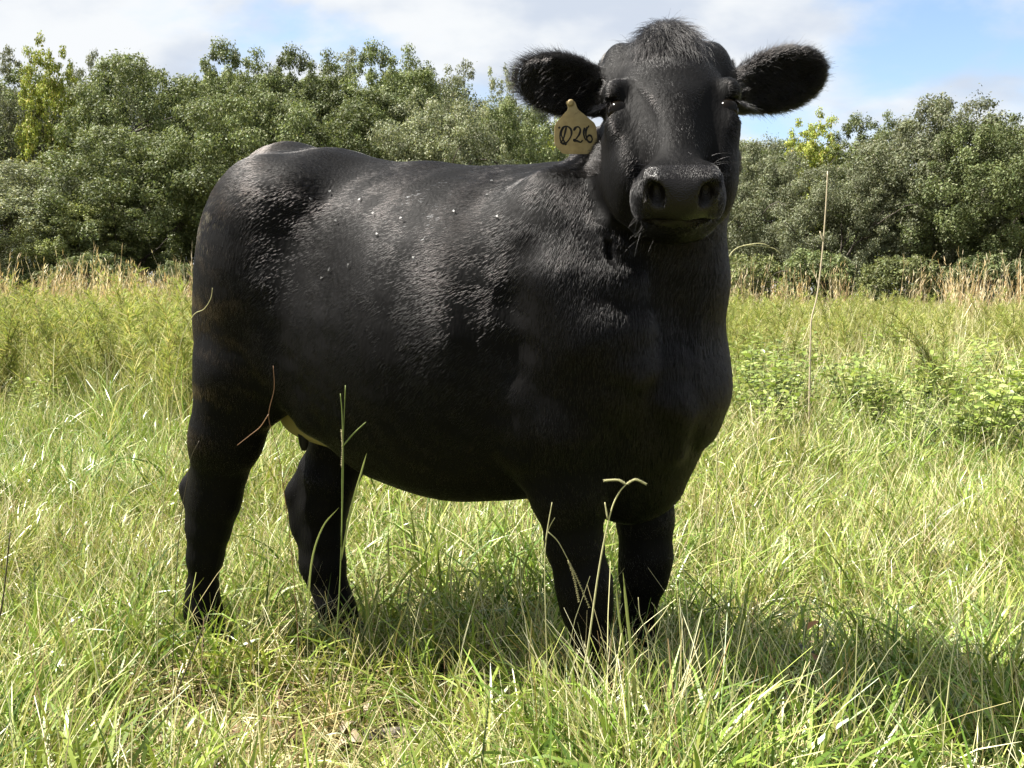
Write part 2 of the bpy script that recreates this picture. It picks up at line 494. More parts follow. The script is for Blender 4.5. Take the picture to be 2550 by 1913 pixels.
def build_field():
    rng = np.random.default_rng(21)
    blade = mat_leafy('grass_blade', .20, .36, .45)
    soft = mat_leafy('thread_leaf', .35, .6, .15, patch=False)
    straw = mat_leafy('dry_blade', .30, .6, .3, patch=False)
    # --- short pasture turf, near
    xs, ys, sc = [], [], []
    for (y0, y1, dens) in ((.85, 3.2, 330), (3.2, 6, 190), (6, 10, 90)):
        x, y = field_points(rng, y0, y1, dens)
        keep = rng.random(len(x)) < np.clip(.85 + .5 * vnoise(x * 1.7, y * 1.7, 5), .3, 1)
        bare = np.exp(-((x + .24) / .36) ** 2 - ((y - 1.84) / .15) ** 2) + .7 * np.exp(-((x - .75) / .22) ** 2 - ((y - 1.78) / .10) ** 2) + .7 * np.exp(-((x + .95) / .2) ** 2 - ((y - 1.85) / .08) ** 2)
        keep &= rng.random(len(x)) > bare * .93
        keep &= ~on_cow_foot(x, y)
        x, y = x[keep], y[keep]
        s = rng.uniform(.65, 1.1, len(x)) * np.clip(1 + .3 * vnoise(x * 2.1, y * 2.1, 6), .6, 1.35)
        s *= 1 - .35 * np.exp(-((x + .28) / .45) ** 2 - ((y - 1.6) / .25) ** 2)
        s *= 1 + .30 * np.exp(-((x - .22) / .30) ** 2 - ((y - 1.56) / .24) ** 2)
        xs.append(x); ys.append(y); sc.append(s)
    # a thicker patch in front of the forefeet
    x = rng.normal(size=60) * .16 + .24; y = rng.uniform(1.32, 1.74, 60)
    xs.append(x); ys.append(y); sc.append(rng.uniform(.9, 1.25, 60))
    x, y, s = np.concatenate(xs), np.concatenate(ys), np.concatenate(sc)
    P, R, _ = spots(rng, x, y, 1, 1)
    o = scatter('pasture_grass', tuft_library('turf', 14, 31), blade, P, R, s, rng.integers(0, 14, len(x)), 14)
    tag(o, 'yellow green pasture grass with straw mixed in, covering the ground', 'grass', kind='stuff')
    # --- dead straw lying on the soil
    x, y = field_points(rng, .9, 5, 70)
    P, R, S = spots(rng, x, y, .7, 1.2, .05)
    o = scatter('dry_straw', tuft_library('litter', 8, 33), straw, P, R, S, rng.integers(0, 8, len(x)), 8)
    tag(o, 'dry straw and dead blades lying on the soil', 'straw', kind='stuff')
    # --- taller meadow grass behind the cow
    xs, ys = [], []
    for (y0, y1, dens) in ((5, 9, 26), (9, 16, 22), (16, 40, 9)):
        x, y = field_points(rng, y0, y1, dens); xs.append(x); ys.append(y)
    x, y = np.concatenate(xs), np.concatenate(ys)
    keep = rng.random(len(x)) < np.clip((y - 4.6) / 2.5, .1, 1)
    x, y = x[keep], y[keep]
    P, R, S = spots(rng, x, y, .75, 1.15)
    S *= np.clip(.75 + .03 * y, .8, 1.25) * np.clip(1 + .25 * vnoise(x * .6, y * .6, 8), .6, 1.3)
    o = scatter('meadow_grass', tuft_library('meadow', 10, 35), blade, P, R, S, rng.integers(0, 10, len(x)), 10)
    tag(o, 'taller fine meadow grass reaching back to the trees', 'grass', kind='stuff')
    # --- feathery weeds, thick on the left and far right
    x, y = field_points(rng, 6, 26, 7.0)
    u = x / y
    dense = np.where(u < -.18, 1.3, np.where(u > .22, 1.0, .35)) * np.clip(.55 + .8 * vnoise(x * .45, y * .45, 9), .05, 1)
    dense = np.where((y < 8.5) & (u > -.25), dense * .12, dense) * np.where(y < 13, 1.3, .9)
    keep = rng.random(len(x)) < dense
    x, y = x[keep], y[keep]
    P, R, S = spots(rng, x, y, .65, 1.08, .10)
    S *= np.clip(.95 - .012 * (y - 8), .7, 1) * np.where(x / y < -.2, 1.08, 1.0)
    o = scatter('feathery_weeds', tuft_library('fennel', 9, 37), soft, P, R, S, rng.integers(0, 9, len(x)), 9)
    tag(o, 'yellow green feathery weeds standing above the meadow grass', 'weeds', kind='stuff')
    # --- tall tan stalks along the edge of the field
    x, y = field_points(rng, 19, 33, 2.4)
    keep = rng.random(len(x)) < np.clip(.30 + .55 * vnoise(x * .25, y * .2, 10) + .45 * vnoise(x * .9, y * .7, 12) + .05 * np.clip(x / 6, 0, 1), .03, .6)
    x, y = x[keep], y[keep]
    P, R, S = spots(rng, x, y, .9, 1.55, .10)
    o = scatter('broom_sedge', tuft_library('sedge', 8, 39), straw, P, R, S, rng.integers(0, 8, len(x)), 8)
    tag(o, 'tall tan dry sedge stalks along the far edge of the field', 'tall grass', kind='stuff')
    return blade, straw


MAT_BLADE, MAT_STRAW = build_field()
# ------------------------------------------------------------------ trees beyond the field
def mat_bark():
    m, nt, b = pmat('bark', (.06, .05, .04), .9, .2)
    N, L = nt.nodes.new, nt.links.new
    tc = N('ShaderNodeTexCoord')
    mp = N('ShaderNodeMapping'); mp.inputs['Scale'].default_value = (9, 9, 2.5)
    L(tc.outputs['Object'], mp.inputs[0])
    n = N('ShaderNodeTexNoise'); n.inputs['Scale'].default_value = 2.5; n.inputs['Detail'].default_value = 8
    L(mp.outputs[0], n.inputs['Vector'])
    r = N('ShaderNodeValToRGB')
    r.color_ramp.elements[0].position = .3; r.color_ramp.elements[0].color = (.025, .020, .016, 1)
    r.color_ramp.elements[1].position = .75; r.color_ramp.elements[1].color = (.16, .14, .115, 1)
    L(n.outputs[0], r.inputs[0]); L(r.outputs[0], b.inputs['Base Color'])
    bp = N('ShaderNodeBump'); bp.inputs['Distance'].default_value = .05
    L(n.outputs[0], bp.inputs['Height']); L(bp.outputs[0], b.inputs['Normal'])
    return m


MAT_BARK = mat_bark()
MAT_OAK = mat_leafy('oak_leaf', .25, .55, .16, patch=False)


def limb(rng, a, b, r0, r1, n=7, wob=.08):
    t = np.linspace(0, 1, n)[:, None]
    L_ = np.linalg.norm(np.subtract(b, a))
    p = np.asarray(a) * (1 - t) + np.asarray(b) * t
    w = np.cumsum(rng.normal(size=(n, 3)), 0) * wob * L_ / n
    p = p + w * np.sin(t * math.pi)
    return tube(p, np.linspace(r0, r1, n), 7)


def make_tree(seed, height, width, low, leaves, leaf, airy, cols, p):
    """unit builder: returns trunk mesh and crown mesh, base at the origin.
    low = height where foliage starts (share of the height), airy = 0 dense .. 1 open"""
    rng = np.random.default_rng(seed)
    bag = Bag()
    hw = width / 2
    zt = height * rng.uniform(.30, .42)
    lean = rng.normal(size=2) * .25
    top = np.array((lean[0], lean[1], zt))
    v, f = limb(rng, (0, 0, -.15), top, .035 * height ** .5 * 1.35, .024 * height ** .5 * 1.3); bag.add(v, f)
    ends = []
    nl = rng.integers(5, 8)
    for i in range(nl):
        a = 2 * math.pi * (i + rng.uniform(-.3, .3)) / nl
        rr = hw * rng.uniform(.35, .75)
        e = np.array((lean[0] + rr * math.cos(a), lean[1] + rr * math.sin(a), height * rng.uniform(.50, .72)))
        st = np.array((0, 0, 0)) + top * rng.uniform(.55, 1.0)
        v, f = limb(rng, st, e, .016 * height ** .5 * 1.3, .012, 8, .22); bag.add(v, f)
        ends.append((st, e))
        for k in range(3):
            t = rng.uniform(.4, .9); s2 = st * (1 - t) + e * t
            e2 = s2 + np.array((rng.normal() * hw * .35, rng.normal() * hw * .35, rng.uniform(.02, .10) * height))
            v, f = limb(rng, s2, e2, .045, .010, 6, .2); bag.add(v, f)
    tm = new_mesh('trunk', bag.v, bag.f, MAT_BARK)
    # leaf clumps spread through an egg-shaped volume, most of them near its skin
    nc = int(330 * (1 - .25 * airy))
    d = rng.normal(size=(nc, 3)); d /= (np.abs(d) ** 2.25).sum(1)[:, None] ** (1 / 2.25)
    rad = rng.uniform(.15, 1, nc) ** .42
    lump = 1 + .15 * np.sin(d @ rng.normal(size=(3, 4)) * 2.6 + rng.uniform(0, 6, 4)).sum(1) / 2
    zc = height * (low + 1) / 2; hz = height * (1 - low) / 2
    C = np.stack([d[:, 0] * hw * .86, d[:, 1] * hw * .86, d[:, 2] * hz * .88], 1) * np.minimum(rad * lump, .97)[:, None]
    # full dome: hardly narrower towards the top
    sq = 1 - .12 * np.clip(C[:, 2] / hz, -.3, 1)
    C[:, :2] *= sq[:, None]
    C[:, 2] += zc
    C[:, 2] = np.clip(C[:, 2], .35, None)
    cr = rng.uniform(.04, .09, nc) * width * (1 - .15 * airy)
    share = cr ** 2; share /= share.sum()
    which = rng.choice(nc, leaves, p=share)
    g = rng.normal(size=(leaves, 3)); g /= np.linalg.norm(g, axis=1)[:, None]
    # flattened sprays, thinner below
    rr = rng.uniform(.0, 1, leaves) ** .5
    sq3 = rng.uniform(.5, 1.25, (nc, 3)) * (1, 1, .75)
    off = g * (rr * cr[which])[:, None] * sq3[which]
    P = C[which] + off
    stray = rng.random(leaves) < .02 + .04 * airy
    P[stray] += g[stray] * rng.uniform(.05, .28, stray.sum())[:, None] * (1, 1, 1.2)
    P[:, 2] = np.clip(P[:, 2], .05, None)
    # leaf: a small rhomb with random facing, leaning outwards and up
    nrm = g * .6 + np.array((0, 0, .55)) + rng.normal(size=(leaves, 3)) * .55
    nrm /= np.linalg.norm(nrm, axis=1)[:, None]
    ax = np.cross(nrm, rng.normal(size=(leaves, 3))); ax /= np.linalg.norm(ax, axis=1)[:, None]
    bx = np.cross(nrm, ax)
    L_ = leaf * rng.uniform(.6, 1.3, leaves)[:, None]
    q = np.stack([P - ax * L_ * .5, P + bx * L_ * .24, P + ax * L_ * .5, P - bx * L_ * .24], 1)
    V = q.reshape(-1, 3)
    Fq = np.arange(leaves * 4).reshape(-1, 4)
    cm = new_mesh('crown', V, Fq, MAT_OAK, smooth=False)
    ctone = rng.uniform(.72, 1.28, nc)
    col = mixcol(rng, leaves, cols, p, .25) * ctone[which][:, None] * 1.25
    a = cm.attributes.new('tint', 'FLOAT_COLOR', 'POINT')
    c4 = np.ones((leaves, 4, 4), np.float32); c4[:, :, :3] = col[:, None, :]
    a.data.foreach_set('color', c4.ravel())
    return tm, cm


OAK = [(.105, .128, .050), (.130, .150, .070), (.078, .100, .040), (.175, .185, .105)]
OLIVE = [(.160, .178, .066), (.125, .142, .060), (.095, .115, .048), (.185, .185, .105)]
LIME = [(.190, .225, .045), (.240, .250, .055), (.135, .175, .038), (.27, .23, .08)]
GREY = [(.135, .148, .086), (.158, .168, .108), (.098, .114, .062), (.20, .20, .135)]
PR = (.4, .3, .2, .1)
TREE_KINDS = {}


def tree_kind(key):
    if key not in TREE_KINDS:
        spec = {
            'round_oak': (101, 10.0, 9.0, .08, 90000, .135, .0, OAK, PR),
            'spreading_oak': (102, 9.0, 10.0, .16, 90000, .135, .25, OAK, PR),
            'tall_oak': (103, 11.0, 7.5, .10, 76000, .13, .35, OAK, PR),
            'airy_oak': (104, 10.5, 6.5, .15, 32000, .125, .9, GREY, PR),
            'grey_oak': (105, 9.0, 9.5, .04, 86000, .125, .3, GREY, PR),
            'olive_oak': (106, 8.5, 8.0, .04, 76000, .13, .1, OLIVE, PR),
            'lime_tree': (107, 9.5, 5.2, .20, 26000, .14, .35, LIME, PR),
            'bush': (108, 3.2, 4.6, .0, 22000, .14, .1, OAK, PR),
            'olive_bush': (109, 2.8, 4.2, .0, 18000, .13, .2, OLIVE, PR),
        }[key]
        TREE_KINDS[key] = (spec[1], spec[2]) + make_tree(*spec)
    return TREE_KINDS[key]


def px_x(px, y):
    """lateral position of picture column px (0-2211) at distance y"""
    return (px - 1105.5) / 2000 * y


def plant_tree(kind, px, y, top_px, width_px, label, cat='tree', group=None, name='oak_tree', rz=None):
    h, w, tm, cm = tree_kind(kind)
    Hh = CAM_H + (635 - top_px) / 2000 * y
    Ww = width_px / 2000 * y
    x = px_x(px, y)
    root = empty(name, (x, y, float(ground_z(np.array([x]), np.array([y]))[0])), random.uniform(0, 6.28) if rz is None else rz)
    root.scale = (Ww / w, Ww / w, Hh / h * (1.07 if cat == 'tree' else 1.0))
    tag(root, label, cat, group)
    if cm.users == 0 or not any(o.data == cm for o in bpy.data.objects):
        link('trunk', tm, root); link('crown', cm, root)
    else:
        for src in (tm, cm):
            o = bpy.data.objects.new(src.name.split('.')[0], src); COL.objects.link(o); o.parent = root
    return root


def build_trees():
    G1 = 'oaks of the wood behind the field'
    G2 = 'bushes under the trees'
    front = [
        # kind, px, distance, top, width, label
        ('grey_oak', 70, 36, 345, 420, 'grey green bushy oak at the far left edge, reaching to the ground'),
        ('airy_oak', 20, 44, 118, 190, 'thin open-crowned tree at the far left with sky showing through', ),
        ('lime_tree', 128, 43, 106, 130, 'slim yellow green tree above the oaks left of the big round crown'),
        ('airy_oak', 215, 46, 128, 130, 'thin grey tree peeping out beside the big round crown'),
        ('round_oak', 315, 41, 128, 320, 'big dark oak with a round dome crown, left of the cow'),
        ('spreading_oak', 300, 36, 300, 380, 'dark green spreading oak with a forked trunk showing, left of the cow'),
        ('olive_oak', 175, 34, 440, 240, 'low olive green oak in front of the dark wood, left of the cow'),
        ('tall_oak', 525, 42, 118, 240, 'tall oak with a ragged top directly above the cow rump'),
        ('spreading_oak', 560, 36, 210, 360, 'broad lighter green oak right behind the cow rump'),
        ('tall_oak', 680, 44, 128, 230, 'tall oak with a knobbly top above the cow hips'),
        ('round_oak', 770, 38, 215, 330, 'broad dark oak behind the middle of the cow back'),
        ('airy_oak', 745, 47, 125, 190, 'open-topped oak showing sky, above the middle of the cow back'),
        ('tall_oak', 850, 43, 118, 230, 'tallest pale oak above the middle of the cow back'),
        ('grey_oak', 950, 37, 200, 330, 'grey green oak behind the cow withers'),
        ('airy_oak', 985, 45, 150, 170, 'airy grey oak with feathery top above the withers'),
        ('airy_oak', 1085, 44, 158, 150, 'thin grey tree just left of the cow ear with the tag'),
        ('spreading_oak', 1100, 40, 240, 260, 'small spreading oak behind the ear tag'),
        ('lime_tree', 1195, 43, 262, 110, 'small yellow green tree peeping out below the ear tag'),
        ('olive_oak', 1330, 42, 330, 260, 'olive oak hidden mostly behind the cow neck'),
        ('grey_oak', 1480, 40, 330, 260, 'grey oak hidden mostly behind the cow face'),
        ('grey_oak', 1630, 35, 292, 250, 'grey green oak next to the right side of the cow neck'),
        ('lime_tree', 1745, 37, 258, 130, 'yellow green tree with a pointed top, right of the cow'),
        ('grey_oak', 1790, 32, 345, 250, 'low grey oak standing in front of the yellow green tree'),
        ('tall_oak', 1870, 36, 258, 200, 'dusky narrow oak left of the tallest tree on the right'),
        ('grey_oak', 2015, 32, 200, 360, 'tallest grey oak on the right with a broad ragged crown'),
        ('spreading_oak', 2130, 30, 270, 330, 'dark grey oak at the right edge beside the tallest tree'),
        ('olive_oak', 2235, 33, 330, 220, 'olive oak cut off by the right edge of the view'),
    ]
    for k, px, y, tp, wd, lab in front:
        nm = 'lime_tree' if k == 'lime_tree' else 'oak_tree'
        plant_tree(k, px, y, tp, wd * 1.22, lab, 'tree', G1, 'leafy_tree' if nm == 'lime_tree' else nm)
    # bushes at the foot of the wood
    for px, y, tp, wd, k, lab in (
            (40, 33, 560, 190, 'bush', 'dark bush at the foot of the wood by the left edge'),
            (215, 32, 520, 200, 'bush', 'dark bush under the spreading oak, left of the cow'),
            (395, 32, 545, 150, 'bush', 'dark bush just left of the cow thigh'),
            (520, 33, 540, 180, 'bush', None), (680, 34, 550, 200, 'bush', None), (840, 34, 550, 200, 'bush', None), (1000, 34, 550, 200, 'bush', None), (1180, 34, 550, 220, 'bush', None), (1400, 34, 560, 220, 'bush', None),
            (1610, 31, 540, 170, 'olive_bush', 'olive bush at the foot of the oaks right of the neck'),
            (1760, 30, 520, 190, 'bush', 'dark bush behind the tall dead stem'),
            (1930, 28, 540, 210, 'olive_bush', 'olive bush under the tallest oak on the right'),
            (2120, 28, 530, 220, 'bush', 'dark bush under the oaks by the right edge')):
        plant_tree(k, px, y, tp, wd, lab or 'dark bush in the row hidden behind the cow', 'bush', G2, 'bush')
    # the wood goes on behind and to both sides
    rng = random.Random(4)
    kinds = ['round_oak', 'spreading_oak', 'tall_oak', 'grey_oak']
    for i in range(26):
        px = -760 + i * 142 + rng.uniform(-40, 40)
        y = rng.uniform(49, 58)
        tp = (158 if px < 1020 else 215 if px < 1180 else 335) + rng.uniform(-18, 35)
        plant_tree(kinds[i % 4], px, y, tp, rng.uniform(330, 420), 'oak deep in the wood behind the front row of trees', 'tree', G1)
    for px, tp in ((-160, 220), (-380, 180), (-620, 230), (2370, 300), (2560, 250), (2800, 300)):
        plant_tree(kinds[rng.randrange(4)], px, 38, tp, 380, 'oak in the wood outside the edge of the view', 'tree', G1)


build_trees()
# ------------------------------------------------------------------ the cow: one continuous body grown from a distance field
COW_O = np.array((-0.733, 2.44, 0.0))
COW_A = math.radians(26.0)
UU = np.array((math.cos(COW_A), -math.sin(COW_A), 0.0))     # towards the head
VV = np.array((math.sin(COW_A), math.cos(COW_A), 0.0))      # towards the cow's left side
ZZ = np.array((0.0, 0.0, 1.0))


def to_body(w):
    d = np.asarray(w, float) - COW_O
    return np.stack([d @ UU, d @ VV, d @ ZZ], -1)


def body_dir(w):
    w = np.asarray(w, float)
    return np.array((w @ UU, w @ VV, w @ ZZ))


def to_world(p):
    p = np.asarray(p, float)
    return COW_O + p[..., 0:1] * UU + p[..., 1:2] * VV + p[..., 2:3] * ZZ


# head frame in body coordinates
HEAD_PITCH = math.radians(48)
FAC = np.array((-0.07, -0.9975, 0.0)); FAC /= np.linalg.norm(FAC)
W_F = math.cos(HEAD_PITCH) * FAC - math.sin(HEAD_PITCH) * ZZ
W_N = math.sin(HEAD_PITCH) * FAC + math.cos(HEAD_PITCH) * ZZ
W_R = np.array((-FAC[1], FAC[0], 0.0))
HEAD_W = np.array((0.285, 1.66, 1.288))
HE = to_body(HEAD_W)
H_R, H_F, H_N = body_dir(W_R), body_dir(W_F), body_dir(W_N)


def hp(r, f, n):
    return HE + r * H_R + f * H_F + n * H_N


class Field:
    def __init__(self, lo, hi, h):
        self.lo = np.array(lo, float); self.h = h
        self.n = np.ceil((np.array(hi) - self.lo) / h).astype(int) + 1
        self.D = np.full(self.n, 0.2, np.float32)
        self.ax = [(self.lo[i] + h * np.arange(self.n[i])).astype(np.float32) for i in range(3)]

    def box(self, lo, hi):
        a = np.clip(np.floor((np.asarray(lo) - self.lo) / self.h).astype(int), 0, self.n - 1)
        b = np.clip(np.ceil((np.asarray(hi) - self.lo) / self.h).astype(int) + 1, 1, self.n)
        sl = tuple(slice(a[i], b[i]) for i in range(3))
        X = self.ax[0][sl[0]][:, None, None]; Y = self.ax[1][sl[1]][None, :, None]; Z = self.ax[2][sl[2]][None, None, :]
        return sl, X, Y, Z

    def blend(self, sl, d, k, sub=False):
        D = self.D[sl]
        if sub:
            d = -d
            hh = np.clip(k - np.abs(D - d), 0, None) / k
            self.D[sl] = np.maximum(D, d) + hh * hh * k * 0.25
        else:
            hh = np.clip(k - np.abs(D - d), 0, None) / k
            self.D[sl] = np.minimum(D, d) - hh * hh * k * 0.25

    def ell(self, c, r, k=0.04, axes=None, sub=False):
        c = np.asarray(c, float); r = np.asarray(r, float)
        R = float(r.max()) + (k + 0.03)
        sl, X, Y, Z = self.box(c - R, c + R)
        dx, dy, dz = X - c[0], Y - c[1], Z - c[2]
        if axes is not None:
            q = [dx * A[0] + dy * A[1] + dz * A[2] for A in axes]
        else:
            q = [dx, dy, dz]
        l0 = np.sqrt((q[0] / r[0]) ** 2 + (q[1] / r[1]) ** 2 + (q[2] / r[2]) ** 2)
        l1 = np.sqrt((q[0] / r[0] ** 2) ** 2 + (q[1] / r[1] ** 2) ** 2 + (q[2] / r[2] ** 2) ** 2)
        self.blend(sl, (l0 * (l0 - 1) / (l1 + 1e-6)).astype(np.float32), k, sub)

    def cone(self, a, b, ra, rb, k=0.04, sub=False, sq=None):
        """round cone a-b; sq squeezes the section along body t (left-right)"""
        a = np.asarray(a, float); b = np.asarray(b, float)
        R = max(ra, rb) * 1.1 + k + 0.03
        sl, X, Y, Z = self.box(np.minimum(a, b) - R, np.maximum(a, b) + R)
        s = 1.0 if sq is None else sq
        ab = (b - a) * np.array((1, 1 / s, 1)); L2 = float(ab @ ab)
        dx, dy, dz = X - a[0], (Y - a[1]) / s, Z - a[2]
        t = np.clip((dx * ab[0] + dy * ab[1] + dz * ab[2]) / L2, 0, 1)
        ts = t * t * (3 - 2 * t) * 0.5 + t * 0.5
        d = np.sqrt((dx - t * ab[0]) ** 2 + (dy - t * ab[1]) ** 2 + (dz - t * ab[2]) ** 2) - (ra + (rb - ra) * ts)
        self.blend(sl, d.astype(np.float32), k, sub)

    def chain(self, pts, k=0.03, sq=None):
        for p, q in zip(pts[:-1], pts[1:]):
            self.cone(p[:3], q[:3], p[3], q[3], k, False, sq)

    def loft(self, st, k=0.05, ex=2.2):
        """egg-shaped barrel: rows of s, half width, top, bottom, height of the widest level"""
        st = np.array(st, float)
        s0, s1 = st[0, 0], st[-1, 0]
        sl, X, Y, Z = self.box((s0 - .1, -.5, .3), (s1 + .1, .5, 1.47))
        s = np.clip(self.ax[0][sl[0]], s0, s1)
        P = [smooth_interp(s, st[:, 0], st[:, i])[:, None, None] for i in range(1, 5)]
        w, tp, bt, zc = P
        hz = np.where(Z > zc, tp - zc, zc - bt)
        e = np.where(Z > zc, ex * 0.92, ex * 1.0)
        ay, az = np.abs(Y) / w, np.abs(Z - zc) / hz
        q = (ay ** e + az ** e) ** (1 / e) + 1e-6
        rad = np.sqrt(Y ** 2 + (Z - zc) ** 2)
        d = rad - rad / q
        d = np.where(q < 0.3, -0.2, d)
        ext = np.abs(X - np.clip(X, s0, s1))
        d = np.where(ext > 0, np.sqrt(np.maximum(d, 0) ** 2 + ext ** 2), d)
        self.blend(sl, d.astype(np.float32), k)

    def surface(self):
        D = self.D
        S = D < 0
        nx, ny, nz = S.shape
        c = S[:-1, :-1, :-1].astype(np.int8)
        tot = np.zeros((nx - 1, ny - 1, nz - 1), np.int8)
        for i in (0, 1):
            for j in (0, 1):
                for l in (0, 1):
                    tot += S[i:nx - 1 + i, j:ny - 1 + j, l:nz - 1 + l]
        act = (tot > 0) & (tot < 8)
        I = np.argwhere(act)
        idx = np.full(act.shape, -1, np.int32)
        idx[I[:, 0], I[:, 1], I[:, 2]] = np.arange(len(I))
        acc = np.zeros((len(I), 3)); cnt = np.zeros(len(I))
        for ax in range(3):
            o1, o2 = [a for a in range(3) if a != ax]
            for u in (0, 1):
                for v in (0, 1):
                    A = I.copy(); A[:, o1] += u; A[:, o2] += v
                    B = A.copy(); B[:, ax] += 1
                    da = D[A[:, 0], A[:, 1], A[:, 2]].astype(float); db = D[B[:, 0], B[:, 1], B[:, 2]].astype(float)
                    x = (da < 0) != (db < 0)
                    t = da[x] / (da[x] - db[x])
                    p = A[x].astype(float); p[:, ax] += t
                    acc[x] += p; cnt[x] += 1
        V = self.lo + self.h * acc / cnt[:, None]
        Q = []
        for ax in range(3):
            o1, o2 = (ax + 1) % 3, (ax + 2) % 3
            n_ = np.array(S.shape)
            sA = [slice(None)] * 3; sB = [slice(None)] * 3
            for o in (o1, o2):
                sA[o] = slice(1, n_[o] - 1); sB[o] = slice(1, n_[o] - 1)
            sA[ax] = slice(0, n_[ax] - 1); sB[ax] = slice(1, n_[ax])
            a, b = S[tuple(sA)], S[tuple(sB)]
            E = np.argwhere(a != b)
            ins = a[E[:, 0], E[:, 1], E[:, 2]]
            E[:, o1] += 1; E[:, o2] += 1
            def cell(d1, d2):
                C = E.copy(); C[:, o1] += d1; C[:, o2] += d2
                return idx[C[:, 0], C[:, 1], C[:, 2]]
            q = np.stack([cell(-1, -1), cell(0, -1), cell(0, 0), cell(-1, 0)], 1)
            q[~ins] = q[~ins][:, ::-1]
            Q.append(q)
        Q = np.concatenate(Q)
        Q = Q[(Q >= 0).all(1)]
        return V, Q

    def normals(self, V):
        """outward gradient at points (trilinear by nearest cell differences)"""
        g = np.gradient(self.D, self.h) if not hasattr(self, 'G') else self.G
        self.G = g
        ii = np.clip(np.round((V - self.lo) / self.h).astype(int), 1, self.n - 2)
        n = np.stack([x[ii[:, 0], ii[:, 1], ii[:, 2]] for x in g], 1)
        return n / (np.linalg.norm(n, axis=1)[:, None] + 1e-9)


def smooth_interp(x, xs, ys):
    """Catmull-Rom through the stations"""
    xs = np.asarray(xs, float); ys = np.asarray(ys, float)
    m = np.gradient(ys, xs)
    i = np.clip(np.searchsorted(xs, x) - 1, 0, len(xs) - 2)
    h = xs[i + 1] - xs[i]; t = (x - xs[i]) / h
    return ((2 * t ** 3 - 3 * t ** 2 + 1) * ys[i] + (t ** 3 - 2 * t ** 2 + t) * h * m[i]
            + (-2 * t ** 3 + 3 * t ** 2) * ys[i + 1] + (t ** 3 - t ** 2) * h * m[i + 1])


